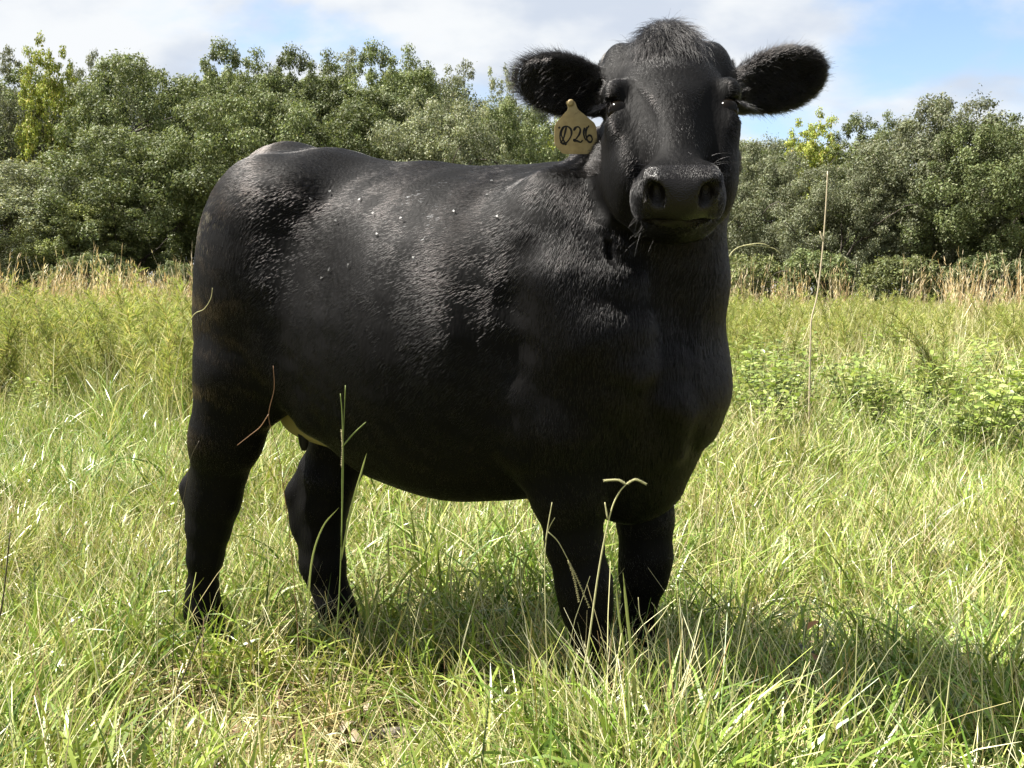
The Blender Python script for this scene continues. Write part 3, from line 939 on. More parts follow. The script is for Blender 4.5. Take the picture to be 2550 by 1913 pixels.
def cow_field(h):
    F = Field((-0.22, -0.62, -0.01), (1.62, 0.46, 1.54), h)
    # barrel:      s     w     top    bottom widest
    F.loft([(0.01, .09, 1.11, .86, 1.00),
            (0.07, .155, 1.20, .76, .98),
            (0.12, .195, 1.268, .70, .97),
            (0.20, .225, 1.300, .66, .96),
            (0.32, .252, 1.268, .64, .93),
            (0.45, .285, 1.241, .51, .86),
            (0.58, .318, 1.222, .470, .83),
            (0.70, .335, 1.207, .456, .82),
            (0.82, .325, 1.200, .468, .83),
            (0.93, .280, 1.200, .480, .84),
            (1.04, .240, 1.205, .455, .85),
            (1.13, .205, 1.16, .465, .82),
            (1.20, .16, 1.06, .55, .80),
            (1.25, .09, .96, .66, .79)], k=0.02)
    # spine ridge, hook bones, pins
    F.chain([(.13, 0, 1.215, .045), (.35, 0, 1.192, .045), (.6, 0, 1.150, .045), (.9, 0, 1.13, .045)], k=.08)
    for sd in (-1, 1):
        F.cone((.36, sd * .10, 1.195), (.375, sd * .175, 1.155), .036, .042, k=.10)      # hook
        F.ell((.10, sd * .085, 1.125), (.035, .03, .045), k=.05)                         # pin
        # thigh and rump muscle
        F.ell((.218, sd * .165, .90), (.148, .105, .29), k=.08)
        F.ell((.14, sd * .15, .78), (.092, .085, .24), k=.045)
        F.ell((.27, sd * .175, 1.04), (.135, .105, .19), k=.09)
        # shoulder blade and upper arm
        F.ell((1.00, sd * .185, .90), (.125, .075, .27), k=.09)
        F.ell((1.065 - .03 * (sd > 0), sd * .185, .78), (.11, .075, .13), k=.06)
        F.ell((.965, sd * .19, .68), (.085, .065, .10), k=.05)
        # hollow between last rib, hook and thigh
        F.ell((.45, sd * .372, 1.04), (.11, .08, .12), k=.11, sub=True)
    # flank fold from thigh to belly
    for sd in (-1, 1):
        F.cone((.32, sd * .185, .80), (.41, sd * .19, .66), .06, .05, k=.06)
    # brisket and dewlap
    F.cone((1.13, 0, .55), (1.18, 0, .74), .085, .12, k=.08)
    F.ell((1.155, 0.05, .82), (.10, .20, .13), k=.05)
    # hind legs: right, then left stepped forward
    F.chain([(.175, -.170, .74, .095), (.118, -.165, .58, .076), (.07, -.155, .46, .060)], k=.05)
    F.chain([(.045, -.15, .52, .026), (.000, -.15, .44, .032), (.012, -.15, .36, .032)], k=.035)
    F.chain([(.085, -.15, .48, .058), (.062, -.15, .41, .056), (.04, -.15, .34, .048), (.024, -.15, .27, .040), (.010, -.15, .18, .034), (.010, -.15, .125, .042), (.03, -.15, .075, .039)], k=.03)
    F.chain([(.27, .12, .74, .11), (.31, .08, .58, .092), (.27, .045, .46, .068)], k=.05)
    F.chain([(.215, .04, .48, .028), (.182, .04, .405, .033), (.198, .04, .33, .034), (.225, .04, .22, .034), (.258, .04, .13, .032)], k=.05)
    F.chain([(.28, .04, .45, .060), (.255, .04, .38, .056), (.255, .04, .30, .046), (.262, .04, .23, .040), (.275, .045, .15, .036), (.285, .045, .105, .044), (.305, .045, .065, .040)], k=.03)
    # forelegs
    F.chain([(1.015, -.16, .66, .113), (1.018, -.15, .54, .080), (1.026, -.14, .42, .054), (1.046, -.135, .335, .053), (1.053, -.135, .285, .047),
             (1.062, -.135, .215, .036), (1.066, -.135, .13, .044), (1.082, -.135, .075, .040)], k=.03)
    F.cone((.925, -.175, .665), (.955, -.17, .60), .042, .046, k=.05)
    F.chain([(1.03, .15, .66, .105), (1.08, .135, .54, .082), (1.092, .125, .42, .060), (1.097, .12, .335, .055), (1.092, .12, .285, .049),
             (1.082, .12, .215, .035), (1.080, .12, .13, .043), (1.095, .12, .075, .040)], k=.03)
    F.cone((.945, .17, .665), (.97, .165, .60), .042, .046, k=.05)
    # tail down the rear
    F.chain([(.075, 0, 1.20, .038), (.02, 0, 1.10, .030), (-.02, .01, .95, .024), (-.02, .02, .70, .022)], k=.05)
    # neck
    F.chain([(1.00, 0, .98, .20), (1.09, -.01, 1.04, .160), (1.15, -.03, 1.14, .130), tuple(hp(0, -.10, -.14)) + (.105,)], k=.08)
    F.chain([(.93, 0, 1.12, .055), (1.04, -.0, 1.14, .05), (1.11, .0, 1.16, .05), tuple(hp(0, -.17, -.13)) + (.055,)], k=.07)
    F.chain([(1.165, .03, .76, .085), (1.185, -.01, .95, .085), tuple(hp(0, .0, -.22)) + (.07,)], k=.08)
    # head
    def e(r, f, n, rr, rf, rn, k=.03, sub=False, axes=None):
        F.ell(hp(r, f, n), (rr, rf, rn), k, axes or (H_R, H_F, H_N), sub)
    def c(p, q, ra, rb, k=.03, sub=False):
        F.cone(hp(*p), hp(*q), ra, rb, k, sub)
    e(0, -.09, -.092, .106, .13, .085, .03)
    e(0, -.03, -.072, .110, .10, .062, .03)
    e(0, -.188, -.062, .060, .062, .052, .05)
    for sd in (-1, 1):
        e(sd * .086, -.170, -.095, .042, .080, .05, .025)
        e(sd * .100, -.038, -.040, .022, .030, .024, .018)   # brow over the eye
        e(sd * .098, .020, -.060, .016, .030, .022, .018)    # lower lid
        e(sd * .080, .04, -.130, .042, .12, .080, .035)      # cheek
        c((sd * .080, .01, -.180), (sd * .042, .155, -.160), .046, .036, .04)
    c((0, .02, -.062), (0, .19, -.060), .056, .042, .04)
    c((0, .0, -.19), (0, .165, -.140), .066, .052, .04)
    e(0, .198, -.056, .056, .055, .046, .03)
    for sd in (-1, 1):
        e(sd * .038, .207, -.030, .030, .038, .024, .015)
        e(sd * .050, .195, -.080, .030, .046, .040, .025)
    e(0, .222, -.058, .044, .034, .036, .02)
    e(0, .180, -.128, .048, .042, .028, .02)
    # mouth, nostrils, eye sockets, hollow beside the nose bone
    e(0, .250, -.088, .036, .062, .0105, .012, True)
    for sd in (-1, 1):
        e(sd * .034, .245, -.097, .026, .056, .0105, .012, True)
        e(sd * .052, .232, -.108, .016, .035, .006, .010, True)
    for sd in (-1, 1):
        e(sd * .041, .245, -.032, .0135, .032, .019, .008, True)
        e(sd * .053, .243, -.022, .008, .028, .011, .008, True)
        e(sd * .116, -.006, -.046, .022, .021, .017, .006, True)
        e(sd * .078, .060, -.012, .028, .06, .012, .03, True)
    # skin folds of the turned neck, point of the shoulder, crease behind the elbow, brisket ridge
    def path(pts, r, k, sub=False):
        for p, q in zip(pts[:-1], pts[1:]):
            F.cone(p, q, r, r, k, sub)
    path([(1.112, -.205, 1.05), (1.118, -.219, .955), (1.13, -.229, .870), (1.146, -.224, .80)], .012, .045)
    path([(1.140, -.196, 1.02), (1.144, -.206, .95), (1.160, -.211, .87), (1.178, -.200, .78)], .011, .042)
    path([(1.162, -.182, .96), (1.172, -.185, .88), (1.186, -.180, .80)], .010, .04)
    path([(1.126, -.220, 1.03), (1.132, -.228, .95), (1.147, -.232, .87), (1.163, -.226, .80)], .003, .016, True)
    path([(1.150, -.205, .98), (1.158, -.208, .92), (1.173, -.212, .85), (1.184, -.200, .79)], .003, .014, True)
    path([(.975, -.296, 1.0), (.965, -.306, .916), (.960, -.308, .817), (.945, -.306, .70)], .008, .06, True)
    F.cone((1.035, -.235, .95), (1.085, -.235, .850), .035, .030, k=.08)
    path([(.955, -.240, .72), (.948, -.222, .62)], .024, .05)
    path([(1.222, -.122, .80), (1.222, -.125, .73), (1.228, -.108, .70), (1.218, -.09, .62)], .014, .05)
    # ears
    for sd in (-1, 1):
        base = hp(sd * .098 + (.014 if sd > 0 else 0.004), -.115, -.105)
        ear_x = sd * W_R * 0.93 + ZZ * (0.28 if sd > 0 else 0.26) - FAC * 0.12
        ear_x /= np.linalg.norm(ear_x)
        ear_n = FAC * 0.9 - ZZ * 0.25; ear_n -= ear_x * (ear_n @ ear_x); ear_n /= np.linalg.norm(ear_n)
        ear_y = np.cross(ear_n, ear_x)
        AX = tuple(body_dir(a) for a in (ear_x, ear_y, ear_n))
        F.cone(base - AX[0] * .02, base + AX[0] * .04, .036, .032, .02)
        cc = base + AX[0] * .100
        F.ell(cc, (.092, .054, .016), .02, AX)
        F.ell(cc + AX[0] * .025, (.070, .053, .014), .015, AX)
        F.ell(cc + AX[2] * .018 - AX[0] * .005, (.078, .040, .014), .012, AX, True)
    return F



class Waves:
    """a cheap smooth pseudo-noise: sums of random sine waves"""
    def __init__(self, seed, scale, n=10):
        r = np.random.default_rng(seed)
        d = r.normal(size=(n, 3)); d /= np.linalg.norm(d, axis=1)[:, None]
        self.k = d * (2 * math.pi / scale) * r.uniform(.6, 1.7, n)[:, None]
        self.p = r.uniform(0, 6.28, n)
    def __call__(self, P):
        return np.sin(P @ self.k.T + self.p).sum(1) / math.sqrt(len(self.p) / 2)


# --- materials of the cow
def mat_hide():
    m, nt, b = pmat('black_hide', (.003, .0028, .0028), .6, .06)
    N, L = nt.nodes.new, nt.links.new
    tc = N('ShaderNodeTexCoord')
    mp = N('ShaderNodeMapping'); mp.inputs['Scale'].default_value = (160, 160, 45)
    L(tc.outputs['Object'], mp.inputs[0])
    n = N('ShaderNodeTexNoise'); n.inputs['Scale'].default_value = 1.0; n.inputs['Detail'].default_value = 4
    L(mp.outputs[0], n.inputs['Vector'])
    bp = N('ShaderNodeBump'); bp.inputs['Strength'].default_value = .5; bp.inputs['Distance'].default_value = .004
    L(n.outputs[0], bp.inputs['Height']); L(bp.outputs[0], b.inputs['Normal'])
    return m


def mat_nose():
    m, nt, b = pmat('wet_nose_leather', (.006, .005, .0045), .27, .2)
    N, L = nt.nodes.new, nt.links.new
    tc = N('ShaderNodeTexCoord')
    v = N('ShaderNodeTexVoronoi'); v.inputs['Scale'].default_value = 420
    L(tc.outputs['Object'], v.inputs['Vector'])
    bp = N('ShaderNodeBump'); bp.inputs['Strength'].default_value = .5; bp.inputs['Distance'].default_value = .002
    L(v.outputs['Distance'], bp.inputs['Height']); L(bp.outputs[0], b.inputs['Normal'])
    return m


def mat_hair():
    m = bpy.data.materials.new('cow_hair'); m.use_nodes = True
    nt = m.node_tree; nt.nodes.clear()
    N, L = nt.nodes.new, nt.links.new
    out = N('ShaderNodeOutputMaterial')
    h = N('ShaderNodeBsdfHairPrincipled')
    h.parametrization = 'COLOR'
    at = N('ShaderNodeAttribute'); at.attribute_name = 'tint'
    L(at.outputs['Color'], h.inputs['Color'])
    h.inputs['Roughness'].default_value = HAIR_ROUGH
    h.inputs['Radial Roughness'].default_value = .45
    h.inputs['Coat'].default_value = 0.0
    h.inputs['IOR'].default_value = HAIR_IOR
    h.inputs['Random Roughness'].default_value = .3
    L(h.outputs[0], out.inputs['Surface'])
    return m


HAIR_ROUGH = 0.22
HAIR_IOR = 1.33


def hair_flow(P, Nrm):
    """which way the coat lies at body points P (unit tangents)"""
    n = len(P)
    s, t, z = P[:, 0], P[:, 1], P[:, 2]
    lowr = np.clip((.95 - z) / .25, 0, 1)
    D = np.stack([-.86 + .26 * lowr, 0 * s, -.42 - .30 * lowr], 1)
    top = np.clip((Nrm[:, 2] - .45) / .4, 0, 1)
    D[:, 2] *= 1 - .9 * top; D[:, 1] += np.sign(t) * .25 * top
    legs = np.clip((.62 - z) / .12, 0, 1) * (np.abs(Nrm[:, 2]) < .8)
    D[:, 0] *= 1 - .85 * legs; D[:, 2] -= .3 * legs
    rump = np.clip((.25 - s) / .15, 0, 1)
    D[:, 0] *= 1 - .6 * rump; D[:, 2] -= .25 * rump
    thigh = np.clip((.36 - s) / .10, 0, 1) * np.clip((1.16 - z) / .08, 0, 1)
    D[:, 0] *= 1 - .85 * thigh; D[:, 2] -= .35 * thigh
    neck = np.clip((s - .90) / .12, 0, 1)
    D[:, 0] += .56 * neck; D[:, 2] -= .5 * neck
    # head: whorl between the eyes
    q = P - HE
    r, f, nn = q @ H_R, q @ H_F, q @ H_N
    head = (np.abs(r) < .135) & (f > -.27) & (f < .30) & (nn > -.21) & (s > 1.08)
    rad = np.stack([r, f - .005], 1); rad /= np.linalg.norm(rad, axis=1)[:, None] + 1e-6
    HD = rad[:, :1] * H_R + (rad[:, 1:] * 1.2) * H_F
    side = np.clip((np.abs(r) - .06) / .04, 0, 1)[:, None]
    HD = HD - side * .7 * H_N + side * np.clip(-f - .0, 0, .2)[:, None] * 3 * (-H_F) * 0
    D[head] = HD[head]
    ear = (np.abs(r) > .125) & (z > 1.15) & (s > 1.0)
    ED = np.sign(r)[:, None] * H_R * .9 + np.array((0, 0, .25))
    D[ear] = ED[ear]
    D -= (D * Nrm).sum(1)[:, None] * Nrm
    D /= np.linalg.norm(D, axis=1)[:, None] + 1e-6
    return D, head, ear, r, f, nn


def coat(F, V, Q, count, mat, parent):
    """short hair rooted all over the hide, as one curves object"""
    rng = np.random.default_rng(5)
    A = V[Q[:, 0]]; B = V[Q[:, 1]]; C = V[Q[:, 2]]; Dv = V[Q[:, 3]]
    area = .5 * np.linalg.norm(np.cross(C - A, Dv - B), axis=1)
    cen = (A + B + C + Dv) / 4
    nf = np.cross(C - A, Dv - B); nf /= np.linalg.norm(nf, axis=1)[:, None] + 1e-12
    wn = nf[:, 0:1] * UU + nf[:, 1:2] * VV + nf[:, 2:3] * ZZ
    q = cen - HE
    f, nn, r = q @ H_F, q @ H_N, q @ H_R
    hd = (np.abs(r) < .30) & (f > -.30) & (f < .3) & (cen[:, 2] > .98) & (cen[:, 0] > 1.05)
    dens = np.where(hd, 2.2, 1.0)
    dens = dens * np.where(wn[:, 1] > .35, .22, 1.0)            # far side of the animal
    dens = dens * np.where(cen[:, 2] < .12, .4, 1.0)
    bare = (np.abs(r) < .050 + .10 * np.clip(-nn - .03, 0, .04)) & (f > .205) & (nn < -.002) & (nn > -.092) & (nf @ H_F > .2)
    bare |= (np.abs(r) < .06) & (f > .20) & (nn < -.082) & (nn > -.112)
    for sd in (-1, 1):
        bare |= np.linalg.norm(cen - hp(sd * .108, -.006, -.046), axis=1) < .0225
    dens = np.where(bare, 0, dens)
    p = area * dens; p /= p.sum()
    pick = rng.choice(len(Q), count, p=p)
    u, v = rng.random(count)[:, None], rng.random(count)[:, None]
    P = (A[pick] * (1 - u) + B[pick] * u) * (1 - v) + (Dv[pick] * (1 - u) + C[pick] * u) * v
    Nn = F.normals(P)
    T, head, ear, r, f, nn = hair_flow(P, Nn)
    # tufts: neighbours lean alike
    w = [Waves(i, .035) for i in range(3)]; w2 = [Waves(20 + i, .012) for i in range(3)]
    j = np.stack([a(P) for a in w], 1) * .05 + np.stack([a(P) for a in w2], 1) * .02 + rng.normal(size=(count, 3)) * .08
    # streaks: locks of hair that lie together, long along the coat and narrow across it
    al = (P * T).sum(1)[:, None] * T
    st = [Waves(40 + i, .007, 16) for i in range(3)]
    Pq = P - .86 * al
    j += np.stack([a(Pq) for a in st], 1) * .020 * (~head)[:, None]
    T = T + j; T -= (T * Nn).sum(1)[:, None] * Nn; T /= np.linalg.norm(T, axis=1)[:, None] + 1e-6
    L = np.full(count, .014)
    L += .002 * np.clip((P[:, 0] - .85) / .2, 0, 1)
    L -= .006 * np.clip((.64 - P[:, 2]) / .26, 0, 1)
    L[head] = .0095
    pollw = np.where(head, np.clip((-f - .05) / .15, 0, 1) ** 1.3 * np.exp(-(r / .055) ** 2), 0); L += .028 * pollw
    L[ear] = .011
    rim = ear & (np.abs(Nn @ H_R) + np.abs(Nn[:, 2]) > 1.05); L[rim] = .014
    bri = np.clip((P[:, 0] - 1.12) / .08, 0, 1) * np.clip((.95 - P[:, 2]) / .25, 0, 1) * np.clip((P[:, 2] - .42) / .1, 0, 1); L += .006 * bri
    L *= rng.uniform(.55, 1.25, count)
    lift = rng.uniform(.08, .24, count)
    lift = np.where(ear, rng.uniform(.25, .8, count), lift)
    lift = lift + .10 * bri
    steps = np.array((0, .4, .75, 1.0))
    pts = np.empty((count, 4, 3), np.float32)
    fall = np.where(ear, .15, .55)
    for i, a in enumerate(steps):
        up = lift * (a - fall * a * a)
        pts[:, i] = to_world(P - Nn * .001 + T * (L * a)[:, None] * np.cos(lift)[:, None] + Nn * (L * up)[:, None])
    cu = bpy.data.hair_curves.new('coat')
    cu.add_curves([4] * count)
    cu.position_data.foreach_set('vector', pts.ravel())
    rad = np.empty((count, 4), np.float32)
    base = np.where(head, .00020, .00028) * rng.uniform(.7, 1.2, count)
    guard = rng.random(count) < .035
    base = np.where(guard & ~ear, base * 1.8, base)
    for i, a in enumerate((1, .9, .65, .12)):
        rad[:, i] = base * a
    ra = cu.attributes.get('radius') or cu.attributes.new('radius', 'FLOAT', 'POINT')
    ra.data.foreach_set('value', rad.ravel())
    # colour: black, browner on rump and thigh, dried mud on the pin, pale bluish streak over the loin
    col = np.tile(np.array((.0034, .0030, .0029, 1.0), np.float32), (count, 1))
    col[:, :3] *= rng.uniform(.6, 1.7, count)[:, None]
    brown = np.clip((1.2 - P[:, 2]) / .12, .1, 1) * np.clip((.34 - P[:, 0]) / .25, 0, 1) * np.clip((P[:, 2] - .45) / .3, 0, 1) * np.clip(.5 + .45 * Waves(77, .16)(P), 0, 1)
    col[:, :3] += brown[:, None] * np.array((.050, .030, .016)) * rng.uniform(.3, 1.5, count)[:, None]
    mud = np.exp(-(((P[:, 0] - .17) / .055) ** 2 + ((P[:, 2] - 1.09) / .055) ** 2)) * (P[:, 1] < -.02) * np.clip(.45 + .7 * Waves(78, .03)(P), 0, 1)
    hit = rng.random(count) < mud * .85
    col[hit, :3] = np.array((.16, .115, .05)) * rng.uniform(.4, 1.5, hit.sum())[:, None]
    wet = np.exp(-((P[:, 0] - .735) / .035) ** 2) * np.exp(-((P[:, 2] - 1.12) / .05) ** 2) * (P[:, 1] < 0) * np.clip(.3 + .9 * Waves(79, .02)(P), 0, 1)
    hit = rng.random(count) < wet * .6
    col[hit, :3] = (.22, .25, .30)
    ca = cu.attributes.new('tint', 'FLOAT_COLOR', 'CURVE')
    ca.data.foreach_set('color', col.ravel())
    cu.materials.append(mat)
    o = link('hair_coat', cu, parent)
    o['kind'] = 'stuff'
    return o


def long_hairs(name, rows, mat, parent, rad=.0004, tint=(.0034, .003, .003, 1)):
    """single long hairs given as polylines in world space"""
    cu = bpy.data.hair_curves.new(name)
    n = 6
    cu.add_curves([n] * len(rows))
    P = np.array(rows, np.float32)
    cu.position_data.foreach_set('vector', P.ravel())
    R = np.tile(np.linspace(1, .25, n) * rad, (len(rows), 1)).astype(np.float32)
    ra = cu.attributes.get('radius') or cu.attributes.new('radius', 'FLOAT', 'POINT')
    ra.data.foreach_set('value', R.ravel())
    ca = cu.attributes.new('tint', 'FLOAT_COLOR', 'CURVE')
    ca.data.foreach_set('color', np.tile(np.array(tint, np.float32), (len(rows), 1)).ravel())
    cu.materials.append(mat)
    o = link(name, cu, parent); o['kind'] = 'stuff'
    return o


def bez(a, b, c, n=6):
    t = np.linspace(0, 1, n)[:, None]
    a, b, c = (np.asarray(x, float) for x in (a, b, c))
    return (1 - t) ** 2 * a + 2 * t * (1 - t) * b + t * t * c


def uv_ball(c, r, axes, scale=(1, 1, 1), nu=20, nv=12):
    V = []; Fc = []
    for i in range(nv + 1):
        th = math.pi * i / nv
        for j in range(nu):
            ph = 2 * math.pi * j / nu
            d = np.array((math.sin(th) * math.cos(ph) * scale[0], math.sin(th) * math.sin(ph) * scale[1], math.cos(th) * scale[2])) * r
            V.append(np.asarray(c) + d[0] * np.asarray(axes[0]) + d[1] * np.asarray(axes[1]) + d[2] * np.asarray(axes[2]))
    for i in range(nv):
        for j in range(nu):
            k = (j + 1) % nu
            Fc.append((i * nu + j, (i + 1) * nu + j, (i + 1) * nu + k, i * nu + k))
    return V, Fc


def build_cow(h=.005, n_hair=680000):
    root_p = to_world(np.array((.55, 0, 0)))
    F = cow_field(h)
    V, Q = F.surface()
    # quiet unevenness of muscle under the skin
    Nn = F.normals(V)
    body = np.clip((1.08 - V[:, 0]) / .1, 0, 1) * np.clip((V[:, 2] - .5) / .15, 0, 1)
    V = V + Nn * (body * (.0012 * Waves(3, .26)(V) + .0004 * Waves(4, .08)(V)))[:, None]
    me = new_mesh('cow', to_world(V), Q, MAT_HIDE)
    me.materials.append(MAT_NOSE)
    cen = V[Q].mean(1)
    q = cen - HE
    r, f, nn = q @ H_R, q @ H_F, q @ H_N
    nose = ((np.abs(r) < .062) & (f > .195) & (nn < -.004) & (nn > -.118) & (cen[:, 0] > 1.1))
    me.polygons.foreach_set('material_index', nose.astype(np.int32))
    cow = link('cow', me)
    cow.location = (0, 0, 0)
    tag(cow, 'black polled cow standing in the pasture, facing the camera', 'cow')
    coat(F, V, Q, n_hair, MAT_HAIR, cow)
    # eyes with lids and lashes
    rng = np.random.default_rng(9)
    lash = []
    for sd in (-1, 1):
        c = to_world(hp(sd * .0965, -.004, -.052))
        v, fc = uv_ball(c, .0208, (W_R, W_F, W_N))
        link('eye', new_mesh('eye', v, fc, MAT_EYE), cow)
        for i in range(34):
            a = i / 33
            p = c + W_R * sd * (.004 + .016 * a) + W_F * (-.017 + .006 * a) + W_N * (.012 - .012 * a) + rng.normal(size=3) * .001
            tip = p + W_R * sd * (.012 + .028 * a) + W_F * (.012 + .01 * a) + FAC * .012 + rng.normal(size=3) * .003
            lash.append(bez(p, p + W_R * sd * .012 + FAC * .012, tip))
    long_hairs('eyelashes', lash, MAT_HAIR, cow, .0005)
    # chin, lip and brow whiskers
    wh = []
    for i in range(46):
        sd = rng.choice((-1, 1)); a = rng.random()
        if i < 30:
            p = to_world(hp(sd * rng.uniform(.02, .066), rng.uniform(.17, .225), rng.uniform(-.15, -.10)))
            d = W_R * sd * rng.uniform(.2, 1) + W_F * rng.uniform(-.1, .5) - ZZ * rng.uniform(.1, .6) + FAC * .2
        else:
            p = to_world(hp(sd * rng.uniform(.05, .066), rng.uniform(.15, .20), rng.uniform(-.06, -.02)))
            d = W_R * sd * rng.uniform(.4, 1) + ZZ * rng.uniform(-.1, .4) + FAC * .3
        l = rng.uniform(.025, .06)
        wh.append(bez(p, p + d * l * .5, p + d * l - ZZ * l * .25))
    long_hairs('whiskers', wh, MAT_HAIR, cow, .0003)
    # long hair round the ears
    eh = []
    for sd in (-1, 1):
        base = to_world(hp(sd * .098, -.115, -.105))
        ex, ey, en = EAR[sd]
        for i in range(2600):
            a = rng.uniform(-2.7, 2.7)
            k = rng.uniform(.93, 1.0)
            cc = base + ex * .105
            rim = ex * (math.cos(a) * .095) * k + ey * (math.sin(a) * .054) * k
            p = cc + rim + en * rng.normal() * .004
            o = rim / np.linalg.norm(rim)
            l = rng.uniform(.006, .020)
            d = o * .7 + ex * .9 + rng.normal(size=3) * .22
            eh.append(bez(p, p + d * l * .5, p + d * l + rng.normal(size=3) * .003 - ZZ * l * .1))
        for i in range(420):
            p = base + ex * rng.uniform(.03, .14) + ey * rng.uniform(-.04, .04) + en * .006
            d = ex * rng.uniform(.3, 1) + en * rng.uniform(.2, .7) - ey * rng.uniform(-.5, .8)
            l = rng.uniform(.02, .04)
            eh.append(bez(p, p + d * l * .5, p + d * l - ZZ * l * .3))
    long_hairs('ear_fringe', eh, MAT_HAIR, cow, .00026)
    # forelock: parted hair hanging from the poll over the forehead
    fl = []
    for i in range(1500):
        r0 = rng.normal() * .028; f0 = rng.uniform(-.245, -.13); n0 = -.012 - .9 * max(0, -f0 - .19)
        p = HE + r0 * H_R + f0 * H_F + (n0 - .005) * H_N
        for _ in range(6):
            pn = F.normals(p[None])[0]; ii = np.round((p - F.lo) / F.h).astype(int); p = p - pn * float(F.D[tuple(ii)]) * .7
        pn = F.normals(p[None])[0]
        sd = np.sign(r0 + rng.normal() * .01)
        l = rng.uniform(.025, .060)
        d = H_F * rng.uniform(.35, 1.0) + H_R * sd * rng.uniform(.0, .45) + rng.normal(size=3) * .12
        if i % 9 == 0: d = -H_F * .6 + H_R * rng.normal() * .5; l *= .7
        d -= pn * (d @ pn); d /= np.linalg.norm(d)
        fl.append(bez(*[to_world(x) for x in (p - pn * .002, p + d * l * .5 + pn * l * .22, p + d * l + pn * .003)]))
    long_hairs('forelock', fl, MAT_HAIR, cow, .00032)
    # udder with teats between the hind legs
    U = Field((.08, -.20, .40), (.60, .20, .85), .008)
    U.ell((.36, -.02, .63), (.11, .085, .082), .03)
    U.ell((.265, -.035, .655), (.085, .06, .085), .04)
    uv, uq = U.surface()
    ud = link('udder', new_mesh('udder', to_world(uv), uq, MAT_UDDER), cow)
    for (a, b) in ((.272, -.065), (.285, .03), (.375, -.06), (.375, .06)):
        tv, tf = tube(to_world(np.array([(a, b, .600), (a + .003, b, .580), (a + .004, b, .560), (a + .004, b, .545)])), (.014, .013, .0115, .006), 10)
        link('teat', new_mesh('teat', tv, tf, MAT_TEAT), ud)
    # cloven hooves
    for (s0, t0) in ((.045, -.15), (.32, .045), (1.095, -.135), (1.108, .12)):
        bag = Bag()
        for sd in (-1, 1):
            v0 = to_world(np.array((s0, t0 + sd * .026, .0)))
            ring = []
            V8 = []; F8 = []
            n = 10
            for zz, sx, sy, off in ((0.0, .062, .026, .010), (.03, .054, .025, .006), (.062, .040, .022, -.004), (.075, .028, .016, -.008)):
                for j in range(n):
                    a = 2 * math.pi * j / n
                    V8.append(v0 + UU * (off + sx * math.cos(a) * (1.0 if math.cos(a) > 0 else .8)) + VV * sy * math.sin(a) + ZZ * zz)
            for i in range(3):
                for j in range(n):
                    k = (j + 1) % n
                    F8.append((i * n + j, i * n + k, (i + 1) * n + k, (i + 1) * n + j))
            F8.append(tuple(range(n - 1, -1, -1))); F8.append(tuple(3 * n + j for j in range(n)))
            bag.add(V8, F8)
        bag.build('hoof', MAT_HOOF, cow)
    return F, cow


def ear_axes(sd):
    ear_x = sd * W_R * 0.93 + ZZ * (0.28 if sd > 0 else 0.26) - FAC * 0.12
    ear_x /= np.linalg.norm(ear_x)
    ear_n = FAC * 0.9 - ZZ * 0.25; ear_n -= ear_x * (ear_n @ ear_x); ear_n /= np.linalg.norm(ear_n)
    return ear_x, np.cross(ear_n, ear_x), ear_n


EAR = {sd: ear_axes(sd) for sd in (-1, 1)}
MAT_HIDE = mat_hide()
MAT_NOSE = mat_nose()
MAT_HAIR = mat_hair()
MAT_EYE = pmat('eye', (.004, .003, .002), .13, .12)[0]
MAT_UDDER = pmat('udder_skin', (.26, .22, .10), .8, .2)[0]
MAT_TEAT = pmat('teat_skin', (.010, .009, .008), .6, .2)[0]
MAT_HOOF = pmat('hoof_horn', (.018, .016, .014), .5, .4)[0]
COW_FIELD, COW = build_cow()
# ------------------------------------------------------------------ the tag in the ear
def rounded(poly, r, n=4):
    out = []
    m = len(poly)
    for i in range(m):
        a, b, c = (np.array(poly[(i + k) % m], float) for k in (-1, 0, 1))
        u, v = (a - b) / np.linalg.norm(a - b), (c - b) / np.linalg.norm(c - b)
        rr = min(r, .45 * np.linalg.norm(a - b), .45 * np.linalg.norm(c - b))
        for t in np.linspace(0, 1, n + 1):
            p = b + u * rr * (1 - t) ** 2 + v * rr * t ** 2
            out.append(tuple(p))
    return out


